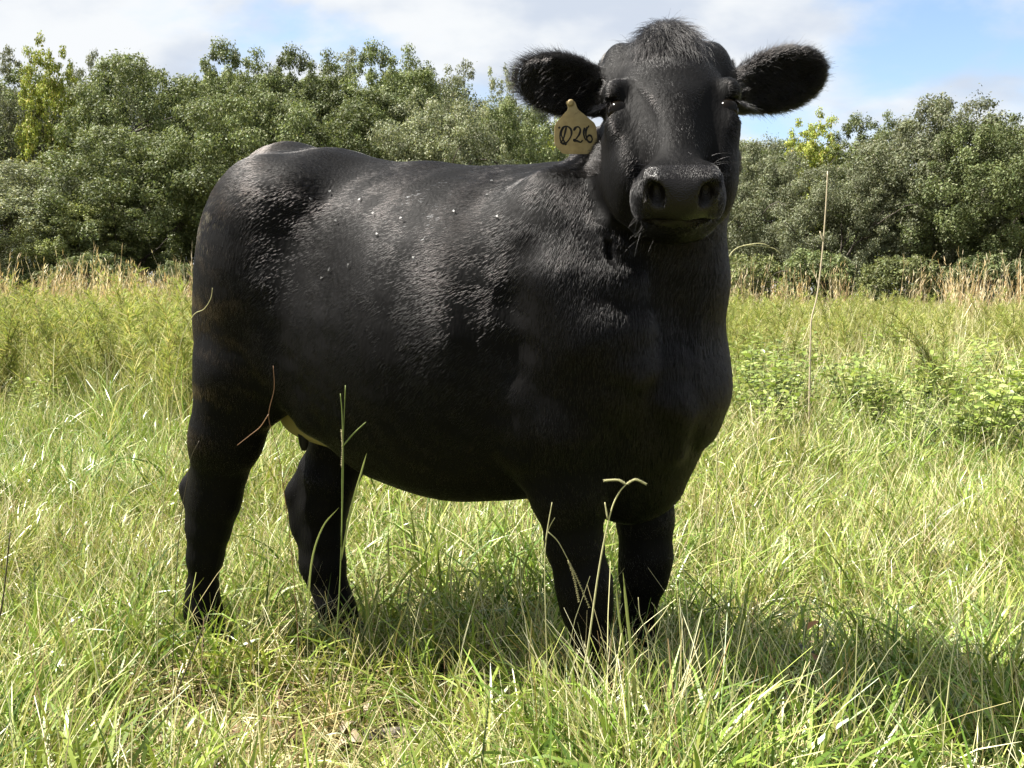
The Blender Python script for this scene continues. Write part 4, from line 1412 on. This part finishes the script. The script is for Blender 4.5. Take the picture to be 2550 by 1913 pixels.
def build_tag():
    m, nt, b = pmat('tag_plastic', (.40, .32, .16), .5, .4)
    N, L = nt.nodes.new, nt.links.new
    tc = N('ShaderNodeTexCoord'); n = N('ShaderNodeTexNoise'); n.inputs['Scale'].default_value = 90; n.inputs['Detail'].default_value = 6
    L(tc.outputs['Object'], n.inputs['Vector'])
    r = N('ShaderNodeValToRGB')
    r.color_ramp.elements[0].position = .3; r.color_ramp.elements[0].color = (.30, .235, .115, 1)
    r.color_ramp.elements[1].position = .7; r.color_ramp.elements[1].color = (.46, .375, .20, 1)
    L(n.outputs[0], r.inputs[0]); L(r.outputs[0], b.inputs['Base Color'])
    tr = N('ShaderNodeBsdfTranslucent'); tr.inputs['Color'].default_value = (.46, .36, .17, 1)
    mx = N('ShaderNodeMixShader'); mx.inputs[0].default_value = .3
    L(b.outputs[0], mx.inputs[1]); L(tr.outputs[0], mx.inputs[2]); L(mx.outputs[0], nt.nodes['Material Output'].inputs['Surface'])
    ink = pmat('marker_ink', (.012, .011, .010), .6, .3)[0]
    # local frame of the tag: origin at the hole, x to the picture's right, z up
    o = np.array((0.1155, 1.820, 1.293))
    ex = np.array((.985, .10, .015)); ex /= np.linalg.norm(ex)
    ez = np.array((-.03, -.06, 1.0)); ez -= ex * (ez @ ex); ez /= np.linalg.norm(ez)
    ey = np.cross(ez, ex)
    K = .000334                                 # metres per picture unit of the sketch below
    def W(u, v, d=0.0): return o + ex * (u - 440) * K + ez * (560 - v) * K - ey * d
    body = rounded([(402, 545), (418, 590), (345, 668), (337, 690), (336, 790), (385, 842), (555, 842), (588, 790), (580, 690), (570, 668), (470, 590), (455, 545)], 14)
    nb = len(body)
    V = [W(u, v, .0011) for u, v in body] + [W(u, v, -.0011) for u, v in body]
    F = [tuple(range(nb))[::-1], tuple(range(nb, 2 * nb))] + [(i, (i + 1) % nb, nb + (i + 1) % nb, nb + i) for i in range(nb)]
    tg = link('ear_tag', new_mesh('ear_tag', V, F, m, smooth=False))
    tag(tg, 'tan yellow plastic ear tag with 026 written in black marker', 'ear tag')
    # stud that goes through the ear
    sv, sf = tube([W(430, 556, -.006), W(430, 556, .0035), W(430, 556, .0050)], (.0045, .0065, .004), 10)
    link('stud', new_mesh('stud', sv, sf, m), tg)
    def stroke(name, pts, w=5.2):
        pts = np.array(pts, float)
        # smooth the pen line
        t = np.arange(len(pts)); tt = np.linspace(0, len(pts) - 1, len(pts) * 5)
        xs, ys = smooth_interp(tt, t, pts[:, 0]), smooth_interp(tt, t, pts[:, 1])
        P = np.stack([xs, ys], 1); tg_ = np.gradient(P, axis=0); tg_ /= np.linalg.norm(tg_, axis=1)[:, None] + 1e-9
        nr = np.stack([-tg_[:, 1], tg_[:, 0]], 1)
        ww = w * (1 + .22 * np.sin(tt * 2.1))
        A, B = P + nr * ww[:, None], P - nr * ww[:, None]
        k = len(P)
        V = [W(u, v, .0016) for u, v in A] + [W(u, v, .0016) for u, v in B]
        F = [(i, i + 1, k + i + 1, k + i) for i in range(k - 1)]
        return V, F
    def digit(lines):
        bag = Bag()
        for l in lines: bag.add(*stroke('s', l))
        bag.build('number', ink, tg)
    digit([[(392, 690), (374, 715), (368, 745), (376, 778), (396, 784), (418, 765), (434, 735), (432, 705), (412, 688), (392, 690), (380, 705), (376, 735), (392, 772), (404, 792)],
           [(366, 700), (362, 690)], [(405, 690), (398, 720), (388, 755), (372, 782)]])
    digit([[(448, 712), (456, 696), (474, 690), (486, 704), (482, 728), (466, 752), (450, 768), (466, 768), (488, 776), (500, 764)],
           [(452, 706), (460, 694)], [(444, 764), (458, 762)]])
    digit([[(528, 690), (520, 712), (520, 740), (530, 768), (546, 776), (556, 762), (550, 742), (536, 738), (524, 752)],
           [(512, 694), (506, 722), (512, 752), (524, 766)], [(530, 686), (538, 690)]])


build_tag()


# ------------------------------------------------------------------ flies on the cow's back
def build_flies():
    body_m = pmat('fly_body', (.03, .03, .035), .35, .6)[0]
    wing_m = pmat('fly_wing', (.10, .10, .095), .4, .4)[0]
    bag_b, bag_w = Bag(), Bag()
    v, f = uv_ball((0, 0, .0022), .0022, np.eye(3), (1.7, .9, .8), 8, 6); bag_b.add(v, f)
    v, f = uv_ball((.0042, 0, .0024), .0014, np.eye(3), (.8, 1.1, .9), 8, 6); bag_b.add(v, f)
    mb = new_mesh('body', bag_b.v, bag_b.f, body_m)
    def wing(sd):
        P = [(.001, sd * .0008, .0042), (-.003, sd * .0030, .0046), (-.0072, sd * .0032, .0042), (-.0068, sd * .0012, .0040), (-.003, sd * .0004, .0044)]
        Q = [(x, y, z - .0003) for x, y, z in P]
        return new_mesh('wing', P + Q, [(0, 1, 2, 3, 4), (9, 8, 7, 6, 5)] + [(i, (i + 1) % 5, 5 + (i + 1) % 5, 5 + i) for i in range(5)], wing_m, False)
    mw = {sd: wing(sd) for sd in (-1, 1)}
    spots_ = [(0.559, -0.207, 1.128), (0.612, -0.24, 1.096), (0.518, -0.232, 1.08), (0.525, -0.27, 0.98), (0.50, -0.275, 0.965), (0.747, -0.296, 0.996), (0.8, -0.232, 1.093),
              (0.843, -0.151, 1.157), (0.853, -0.192, 1.123), (0.902, -0.239, 1.076), (0.639, -0.271, 1.049), (0.431, -0.215, 1.133), (0.47, -.20, 1.15), (.58, -.30, .99), (.69, -.25, 1.08)]
    rng = np.random.default_rng(3)
    P = np.array(spots_)
    for it in range(12):                      # slide each onto the hide
        n = COW_FIELD.normals(P)
        ii = np.round((P - COW_FIELD.lo) / COW_FIELD.h).astype(int)
        d = COW_FIELD.D[ii[:, 0], ii[:, 1], ii[:, 2]]
        P = P - n * d[:, None] * .6
    Nn = COW_FIELD.normals(P)
    from mathutils import Matrix, Vector
    for i, (p, n) in enumerate(zip(P, Nn)):
        w = to_world(p + n * .003); nw = n[0] * UU + n[1] * VV + n[2] * ZZ
        x = np.cross(nw, rng.normal(size=3)); x /= np.linalg.norm(x); y = np.cross(nw, x)
        M = Matrix(((x[0], y[0], nw[0], w[0]), (x[1], y[1], nw[1], w[1]), (x[2], y[2], nw[2], w[2]), (0, 0, 0, 1))) @ Matrix.Scale(.72, 4)
        r = bpy.data.objects.new('fly', None); COL.objects.link(r); r.matrix_world = M
        r.empty_display_size = .01
        tag(r, 'small fly sitting on the black side of the cow', 'fly', "flies on the cow's side")
        link('body', mb, r)
        for sd in (-1, 1): link('wing', mw[sd], r)


build_flies()
# ------------------------------------------------------------------ single stalks and plants one can point to
def pix(px, py, Y):
    """a point of the field seen in picture column px, row py (0-2211 x 0-1659) at distance Y"""
    x = (px - 1105.5) / 2000; y = -(py - 829.5) / 2000
    c, s = math.cos(math.radians(PITCH)), math.sin(math.radians(PITCH))
    d = np.array((x, c + y * s, -s + y * c))
    return np.array((0, 0, CAM_H)) + d * (Y / d[1])


def curve_pts(pts, n=None):
    P = np.array(pts, float); t = np.arange(len(P)); tt = np.linspace(0, len(P) - 1, n or (len(P) - 1) * 5 + 1)
    return np.stack([smooth_interp(tt, t, P[:, i]) for i in range(3)], 1)


def flat_blade(pts, width, n=None):
    P = curve_pts(pts, n); k = len(P)
    tg_ = np.gradient(P, axis=0); tg_ /= np.linalg.norm(tg_, axis=1)[:, None]
    sd = np.cross(tg_, (0.2, -1, .1)); sd /= np.linalg.norm(sd, axis=1)[:, None]
    t = np.linspace(0, 1, k); w = np.interp(t, (0, .3, .8, 1), (.8, 1, .7, .05)) * width / 2
    fold = np.cross(sd, tg_) * (w * .35)[:, None]
    V = np.vstack([P + sd * w[:, None] + fold, P, P - sd * w[:, None] + fold])
    F = [(i, i + 1, k + i + 1, k + i) for i in range(k - 1)] + [(k + i, k + i + 1, 2 * k + i + 1, 2 * k + i) for i in range(k - 1)]
    return V, F


def tint_mat(name, c, trans=.3):
    m, nt, b = pmat(name, c, .55, .35)
    tr = nt.nodes.new('ShaderNodeBsdfTranslucent'); tr.inputs['Color'].default_value = (*c, 1)
    mx = nt.nodes.new('ShaderNodeMixShader'); mx.inputs[0].default_value = trans
    n = nt.nodes.new('ShaderNodeTexNoise'); n.inputs['Scale'].default_value = 60; n.inputs['Detail'].default_value = 4
    tc = nt.nodes.new('ShaderNodeTexCoord'); nt.links.new(tc.outputs['Object'], n.inputs['Vector'])
    r = nt.nodes.new('ShaderNodeMapRange'); r.inputs[3].default_value = .6; r.inputs[4].default_value = 1.4
    nt.links.new(n.outputs[0], r.inputs[0])
    mu = nt.nodes.new('ShaderNodeMix'); mu.data_type = 'RGBA'; mu.blend_type = 'MULTIPLY'; mu.inputs[0].default_value = 1
    cb = nt.nodes.new('ShaderNodeCombineColor')
    for i in range(3): nt.links.new(r.outputs[0], cb.inputs[i])
    mu.inputs[6].default_value = (*c, 1); nt.links.new(cb.outputs[0], mu.inputs[7]); nt.links.new(mu.outputs[2], b.inputs['Base Color'])
    nt.links.new(b.outputs[0], mx.inputs[1]); nt.links.new(tr.outputs[0], mx.inputs[2])
    nt.links.new(mx.outputs[0], nt.nodes['Material Output'].inputs['Surface'])
    return m


def stalk(label, Y, stems, heads=(), blades=(), r=.0013, stem_m=None, head_m=None, blade_m=None, root=None, name='grass_stalk', cat='grass stalk', group=None):
    """stems/heads/blades: lists of pixel polylines, the first stem starts at the ground"""
    def w(pl): return [pix(p[0], p[1], Y + (p[2] if len(p) > 2 else 0)) for p in pl]
    first = w(stems[0])
    base = first[0].copy()
    gz = float(ground_z(np.array([base[0]]), np.array([base[1]]))[0])
    root = empty(name, (base[0], base[1], gz))
    tag(root, label, cat, group)
    off = np.array((base[0], base[1], gz))
    first = [np.array((base[0] + (base[0] - first[1][0]) * .1, base[1], gz - .01))] + first
    bag = Bag()
    for i, pl in enumerate([first] + [w(s) for s in stems[1:]]):
        P = curve_pts(pl) - off
        bag.add(*tube(P, np.linspace(r, r * .55, len(P)), 6))
    bag.build('stem', stem_m or MAT_STEM, root)
    for h in heads:
        P = curve_pts(w(h), 22) - off
        bag = Bag(); bag.add(*tube(P, r * .7, 5))
        tg_ = np.gradient(P, axis=0); tg_ /= np.linalg.norm(tg_, axis=1)[:, None]
        rg = np.random.default_rng(len(P))
        for i in range(1, len(P)):
            for sgn in (-1, 1):
                d = tg_[i] * .8 + np.cross(tg_[i], (0, 1, 0)) * sgn * .8 + rg.normal(size=3) * .15
                d /= np.linalg.norm(d)
                bag.add(*tube([P[i], P[i] + d * .0016, P[i] + d * .0032], (.0005, .0009, .0003), 5))
        bag.build('seed_head', head_m or MAT_SEED, root)
    for b, wd in blades:
        V, F = flat_blade(np.array(w(b)) - off, wd)
        link('leaf_blade', new_mesh('leaf_blade', V, F, blade_m or MAT_LEAFBLADE), root)
    return root


MAT_STEM = tint_mat('pale_stem', (.50, .48, .26))
MAT_SEED = tint_mat('seed_spike', (.42, .38, .20))
MAT_DARKSTEM = tint_mat('dark_stem', (.06, .05, .03), .1)
MAT_GREENSTEM = tint_mat('green_stem', (.20, .25, .07))
MAT_LEAFBLADE = tint_mat('leaf_blade', (.34, .38, .12), .4)
MAT_DRYSTEM = tint_mat('dry_stem', (.45, .38, .26), .1)
MAT_LEAF = mat_leafy('round_leaf', .32, .38, .45, patch=False)


def build_stalks():
    stalk('tall green seed stalk standing in front of the hind leg below the udder', 1.78,
          [[(690, 1620), (712, 1480), (728, 1350), (737, 1180), (739, 1000), (743, 900), (746, 832)], [(737, 1180), (741, 1020), (739, 900), (735, 850)], [(739, 965), (765, 935), (790, 912)]],
          heads=[[(738, 1010), (740, 965), (738, 930)]], blades=[([(736, 1210), (760, 1090), (780, 1020), (792, 978)], .0045)], r=.0017, stem_m=MAT_GREENSTEM)
    stalk('pale stalk with a seed head forked in two, in front of the forelegs', 1.60,
          [[(1252, 1520), (1272, 1380), (1290, 1250), (1306, 1160), (1322, 1095), (1338, 1062), (1352, 1046)], [(1312, 1120), (1306, 1085)]],
          heads=[[(1352, 1046), (1334, 1037), (1305, 1038)], [(1352, 1046), (1372, 1036), (1394, 1045)]], r=.0019, head_m=MAT_STEM)
    stalk('thin drooping seed stalk in front of the near foreleg', 1.66,
          [[(1182, 1480), (1178, 1330), (1176, 1220), (1180, 1160), (1188, 1135), (1198, 1118)], [(1178, 1170), (1184, 1130), (1192, 1085)], [(1183, 1148), (1205, 1170), (1228, 1212)]],
          heads=[[(1228, 1212), (1240, 1250), (1250, 1298)], [(1226, 1210), (1246, 1250), (1272, 1310)]], r=.0012)
    stalk('jointed pale stalk in front of the far foreleg', 1.62,
          [[(1405, 1560), (1402, 1430), (1396, 1370), (1382, 1330), (1378, 1290)], [(1396, 1370), (1430, 1330), (1448, 1300)]], r=.0011)
    stalk('broad upright green blade between the forelegs', 1.62,
          [[(1372, 1560), (1368, 1500), (1362, 1440)]], blades=[([(1372, 1540), (1366, 1440), (1354, 1330), (1345, 1235)], .0075), ([(1362, 1540), (1350, 1420), (1336, 1330), (1330, 1262)], .005)], r=.0016, stem_m=MAT_GREENSTEM)
    stalk('dark bare stalk leaning right in the lower left grass', 1.62,
          [[(305, 1655), (352, 1560), (392, 1470), (425, 1390), (446, 1330)]], r=.0022, stem_m=MAT_DARKSTEM)
    stalk('dark stalk leaning out of the left edge', 1.70,
          [[(-30, 1440), (0, 1330), (12, 1250), (22, 1150)]], r=.0022, stem_m=MAT_DARKSTEM)
    stalk('dry curved stem arching across the cow thigh to the udder', 1.90,
          [[(650, 1470), (630, 1200), (606, 1010), (596, 960), (580, 900), (592, 840), (590, 790)], [(580, 895), (562, 922), (540, 940), (512, 962)]], r=.0010, stem_m=tint_mat('rust_stem', (.22, .12, .06), .1))
    stalk('wiry stem arching beside the near hock', 1.98,
          [[(372, 1480), (380, 1250), (392, 1110), (404, 1040), (412, 990), (430, 952)]], r=.0011, stem_m=MAT_DARKSTEM)
    stalk('dry twig curving over the rear edge of the thigh', 2.02,
          [[(340, 1480), (345, 1200), (380, 800), (412, 690), (440, 668), (455, 645), (459, 622)]], r=.0011, stem_m=MAT_STEM)
    stalk('pale blade bent across the far hind leg', 1.86,
          [[(668, 1480), (664, 1400), (668, 1300)]], blades=[([(664, 1360), (672, 1220), (696, 1140), (732, 1096)], .0042)], r=.0012)
    stalk('tall bare dead stem rising right of the cow', 5.6,
          [[(1746, 965), (1748, 830), (1750, 740), (1752, 690), (1764, 640), (1774, 560), (1780, 490), (1784, 430), (1787, 370)], [(1777, 520), (1770, 500)]],
          r=.0062, stem_m=MAT_DRYSTEM, name='tall_dead_stalk', cat='dead stem')
    stalk('thin curled dry stem sticking out beside the cow neck', 2.75,
          [[(1545, 1200), (1550, 900), (1556, 650), (1568, 575), (1578, 548), (1598, 533), (1630, 531), (1668, 536), (1685, 548)], [(1570, 572), (1590, 566), (1604, 556)], [(1568, 585), (1584, 588)], [(1604, 531), (1640, 526), (1662, 532)]],
          r=.0018, stem_m=MAT_STEM)


build_stalks()


def oval_leaf(base, direction, up, length, width):
    """a folded oval leaf of 8 faces"""
    d = np.asarray(direction, float); d /= np.linalg.norm(d)
    s = np.cross(d, up); s /= np.linalg.norm(s) + 1e-9
    n = np.cross(s, d)
    t = np.array((0, .22, .5, .8, 1.0)); w = np.array((.05, .75, 1, .72, .05)) * width / 2
    bend = -.18 * length * t ** 2
    mid = base + d[None] * (t * length)[:, None] + n[None] * bend[:, None]
    L_ = mid + s[None] * w[:, None] + n[None] * (w * .35)[:, None]
    R_ = mid - s[None] * w[:, None] + n[None] * (w * .35)[:, None]
    V = np.vstack([L_, mid, R_])
    F = [(i, i + 1, 5 + i + 1, 5 + i) for i in range(4)] + [(5 + i, 6 + i, 11 + i, 10 + i) for i in range(4)]
    return V, F


def leafy_plant(rng, height, stems, spread, leaf, cols, name='leafy_weed'):
    """meshes for stems and leaves of one bushy plant, base at the origin"""
    bs, bl, colour = Bag(), Bag(), []
    for i in range(stems):
        a = rng.uniform(0, 6.28); rr = spread * rng.uniform(.1, 1)
        h = height * rng.uniform(.6, 1.05)
        P = curve_pts([(0, 0, -.01), (rr * .35 * math.cos(a), rr * .35 * math.sin(a), h * .45), (rr * math.cos(a), rr * math.sin(a), h)], 9)
        bs.add(*tube(P, np.linspace(.0035, .0015, 9), 5))
        nlv = int(h / .032)
        for k in range(nlv):
            t = .22 + .78 * (k + rng.uniform(0, .6)) / nlv
            p = np.array([np.interp(min(t, 1) * 8, np.arange(9), P[:, q]) for q in range(3)])
            b = k * 2.4 + rng.uniform(-.5, .5)
            d = np.array((math.cos(b), math.sin(b), rng.uniform(-.1, .8)))
            v, f = oval_leaf(p, d, np.array((rng.normal() * .3, rng.normal() * .3, 1)), leaf * rng.uniform(.6, 1.25), leaf * rng.uniform(.42, .58))
            c = np.array(cols[rng.integers(len(cols))]) * rng.uniform(.75, 1.3)
            bl.add(v, f); colour += [c] * len(v)
    ms = new_mesh('stems', bs.v, bs.f, MAT_GREENSTEM)
    ml = new_mesh('leaves', bl.v, bl.f, MAT_LEAF)
    at = ml.attributes.new('tint', 'FLOAT_COLOR', 'POINT')
    at.data.foreach_set('color', np.concatenate([np.array(colour), np.ones((len(colour), 1))], 1).astype(np.float32).ravel())
    return ms, ml


def build_weeds():
    rng = np.random.default_rng(41)
    G = [(.20, .265, .058), (.25, .305, .085), (.135, .19, .042), (.31, .34, .13)]
    kinds = [leafy_plant(rng, .55, 11, .30, .062, G) for _ in range(5)]
    def put(kind, px, y, sc, label, group=None, name='leafy_weed'):
        x = px_x(px, y); g = float(ground_z(np.array([x]), np.array([y]))[0])
        r = empty(name, (x, y, g), rng.uniform(0, 6.28)); r.scale = (sc,) * 3
        tag(r, label, 'weed', group)
        for m in kind:
            link(m.name.split('.')[0], m, r)
    group = 'leafy weeds in the meadow right of the cow'
    for i in range(120):
        y = 4.9 + 5.2 * rng.random() ** 1.1; px = rng.uniform(1560, 2360)
        if px < 1640 and y < 6: px += 60
        put(kinds[i % 5], px, y, rng.uniform(.45, 1.2), 'round-leaved green weed in the thicket right of the cow', group)
    for i in range(14):
        y = rng.uniform(5.6, 9); px = rng.uniform(-80, 400)
        put(kinds[i % 5], px, y, rng.uniform(.4, .7), 'small leafy weed in the meadow left of the cow', 'leafy weeds left of the cow')
    k = leafy_plant(rng, 1.0, 1, .05, .085, G)
    put(k, 2112, 6.2, .80, 'single upright weed with big oval leaves, near the right edge', name='leafy_weed')
    k = leafy_plant(rng, .22, 3, .06, .045, [(.05, .055, .03), (.09, .11, .04), (.30, .13, .03)])
    put(k, 1738, 1.98, 1.0, 'small dark weed with a rusty leaf in the shadow right of the forelegs')


build_weeds()


def build_litter():
    """dead leaves and bark chips on the bare patch at the bottom of the picture"""
    rng = np.random.default_rng(51)
    lm = tint_mat('dead_leaf', (.20, .12, .065), .15); pm = tint_mat('pale_dead_leaf', (.30, .24, .16), .15)
    bm = MAT_BARK
    meshes = []
    for i in range(4):
        v, f = oval_leaf(np.zeros(3), (1, 0, .05), np.array((0, .1, 1)), .055, .026)
        v = v + np.stack([0 * v[:, 0], 0 * v[:, 0], .012 * np.sin(v[:, 0] * 70 + i)], 1)
        meshes.append(new_mesh('dead_leaf', v, f, lm if i % 2 else pm))
    P = rng.normal(size=(34, 2)) * (.24, .07) + (-.22, 1.90)
    P2 = rng.normal(size=(14, 2)) * (.12, .06) + (.72, 1.80)
    P3 = rng.normal(size=(12, 2)) * (.1, .06) + (-.90, 1.86)
    for i, (x, y) in enumerate(np.vstack([P, P2, P3])):
        o = link('dead_leaf', meshes[i % 4])
        o.location = (x, y, float(ground_z(np.array([x]), np.array([y]))[0]) + rng.uniform(.006, .02))
        o.rotation_euler = (rng.normal() * .35, rng.normal() * .35, rng.uniform(0, 6.28))
        s = rng.uniform(.5, 1.1); o.scale = (s, s, s)
        tag(o, 'curled %s dead leaf lying among the foreground grass' % ('brown' if i % 2 else 'pale'), 'dead leaf', 'dead leaves on the bare patch')
    for j, (x0, y0, ln, a, lab) in enumerate(((-.14, 1.875, .34, .12, 'longer piece of fallen bark on the bare patch at the bottom'), (.02, 1.90, .20, -.25, 'short piece of fallen bark right of the longer one'))):
        n = 12; t = np.linspace(0, 1, n)
        V, F = [], []
        rg = np.random.default_rng(60 + j)
        for i in range(n):
            wd = .020 * (1 - (2 * t[i] - 1) ** 4) + .004 + rg.uniform(-.003, .003)
            for q in range(5):
                u = -1 + q / 2
                V.append((t[i] * ln - ln / 2, u * wd + .012 * math.sin(t[i] * 5), .012 * (1 - u * u) + .008 + rg.uniform(-.002, .002)))
        for i in range(n - 1):
            for q in range(4):
                F.append((i * 5 + q, (i + 1) * 5 + q, (i + 1) * 5 + q + 1, i * 5 + q + 1))
        nv = len(V); V += [(x, y, z - .006) for x, y, z in V]; F += [tuple(nv + k for k in f[::-1]) for f in F]
        o = link('bark_piece', new_mesh('bark_piece', V, F, bm)); o.location = (x0, y0, float(ground_z(np.array([x0]), np.array([y0]))[0])); o.rotation_euler = (0, 0, a)
        tag(o, lab, 'bark')


build_litter()
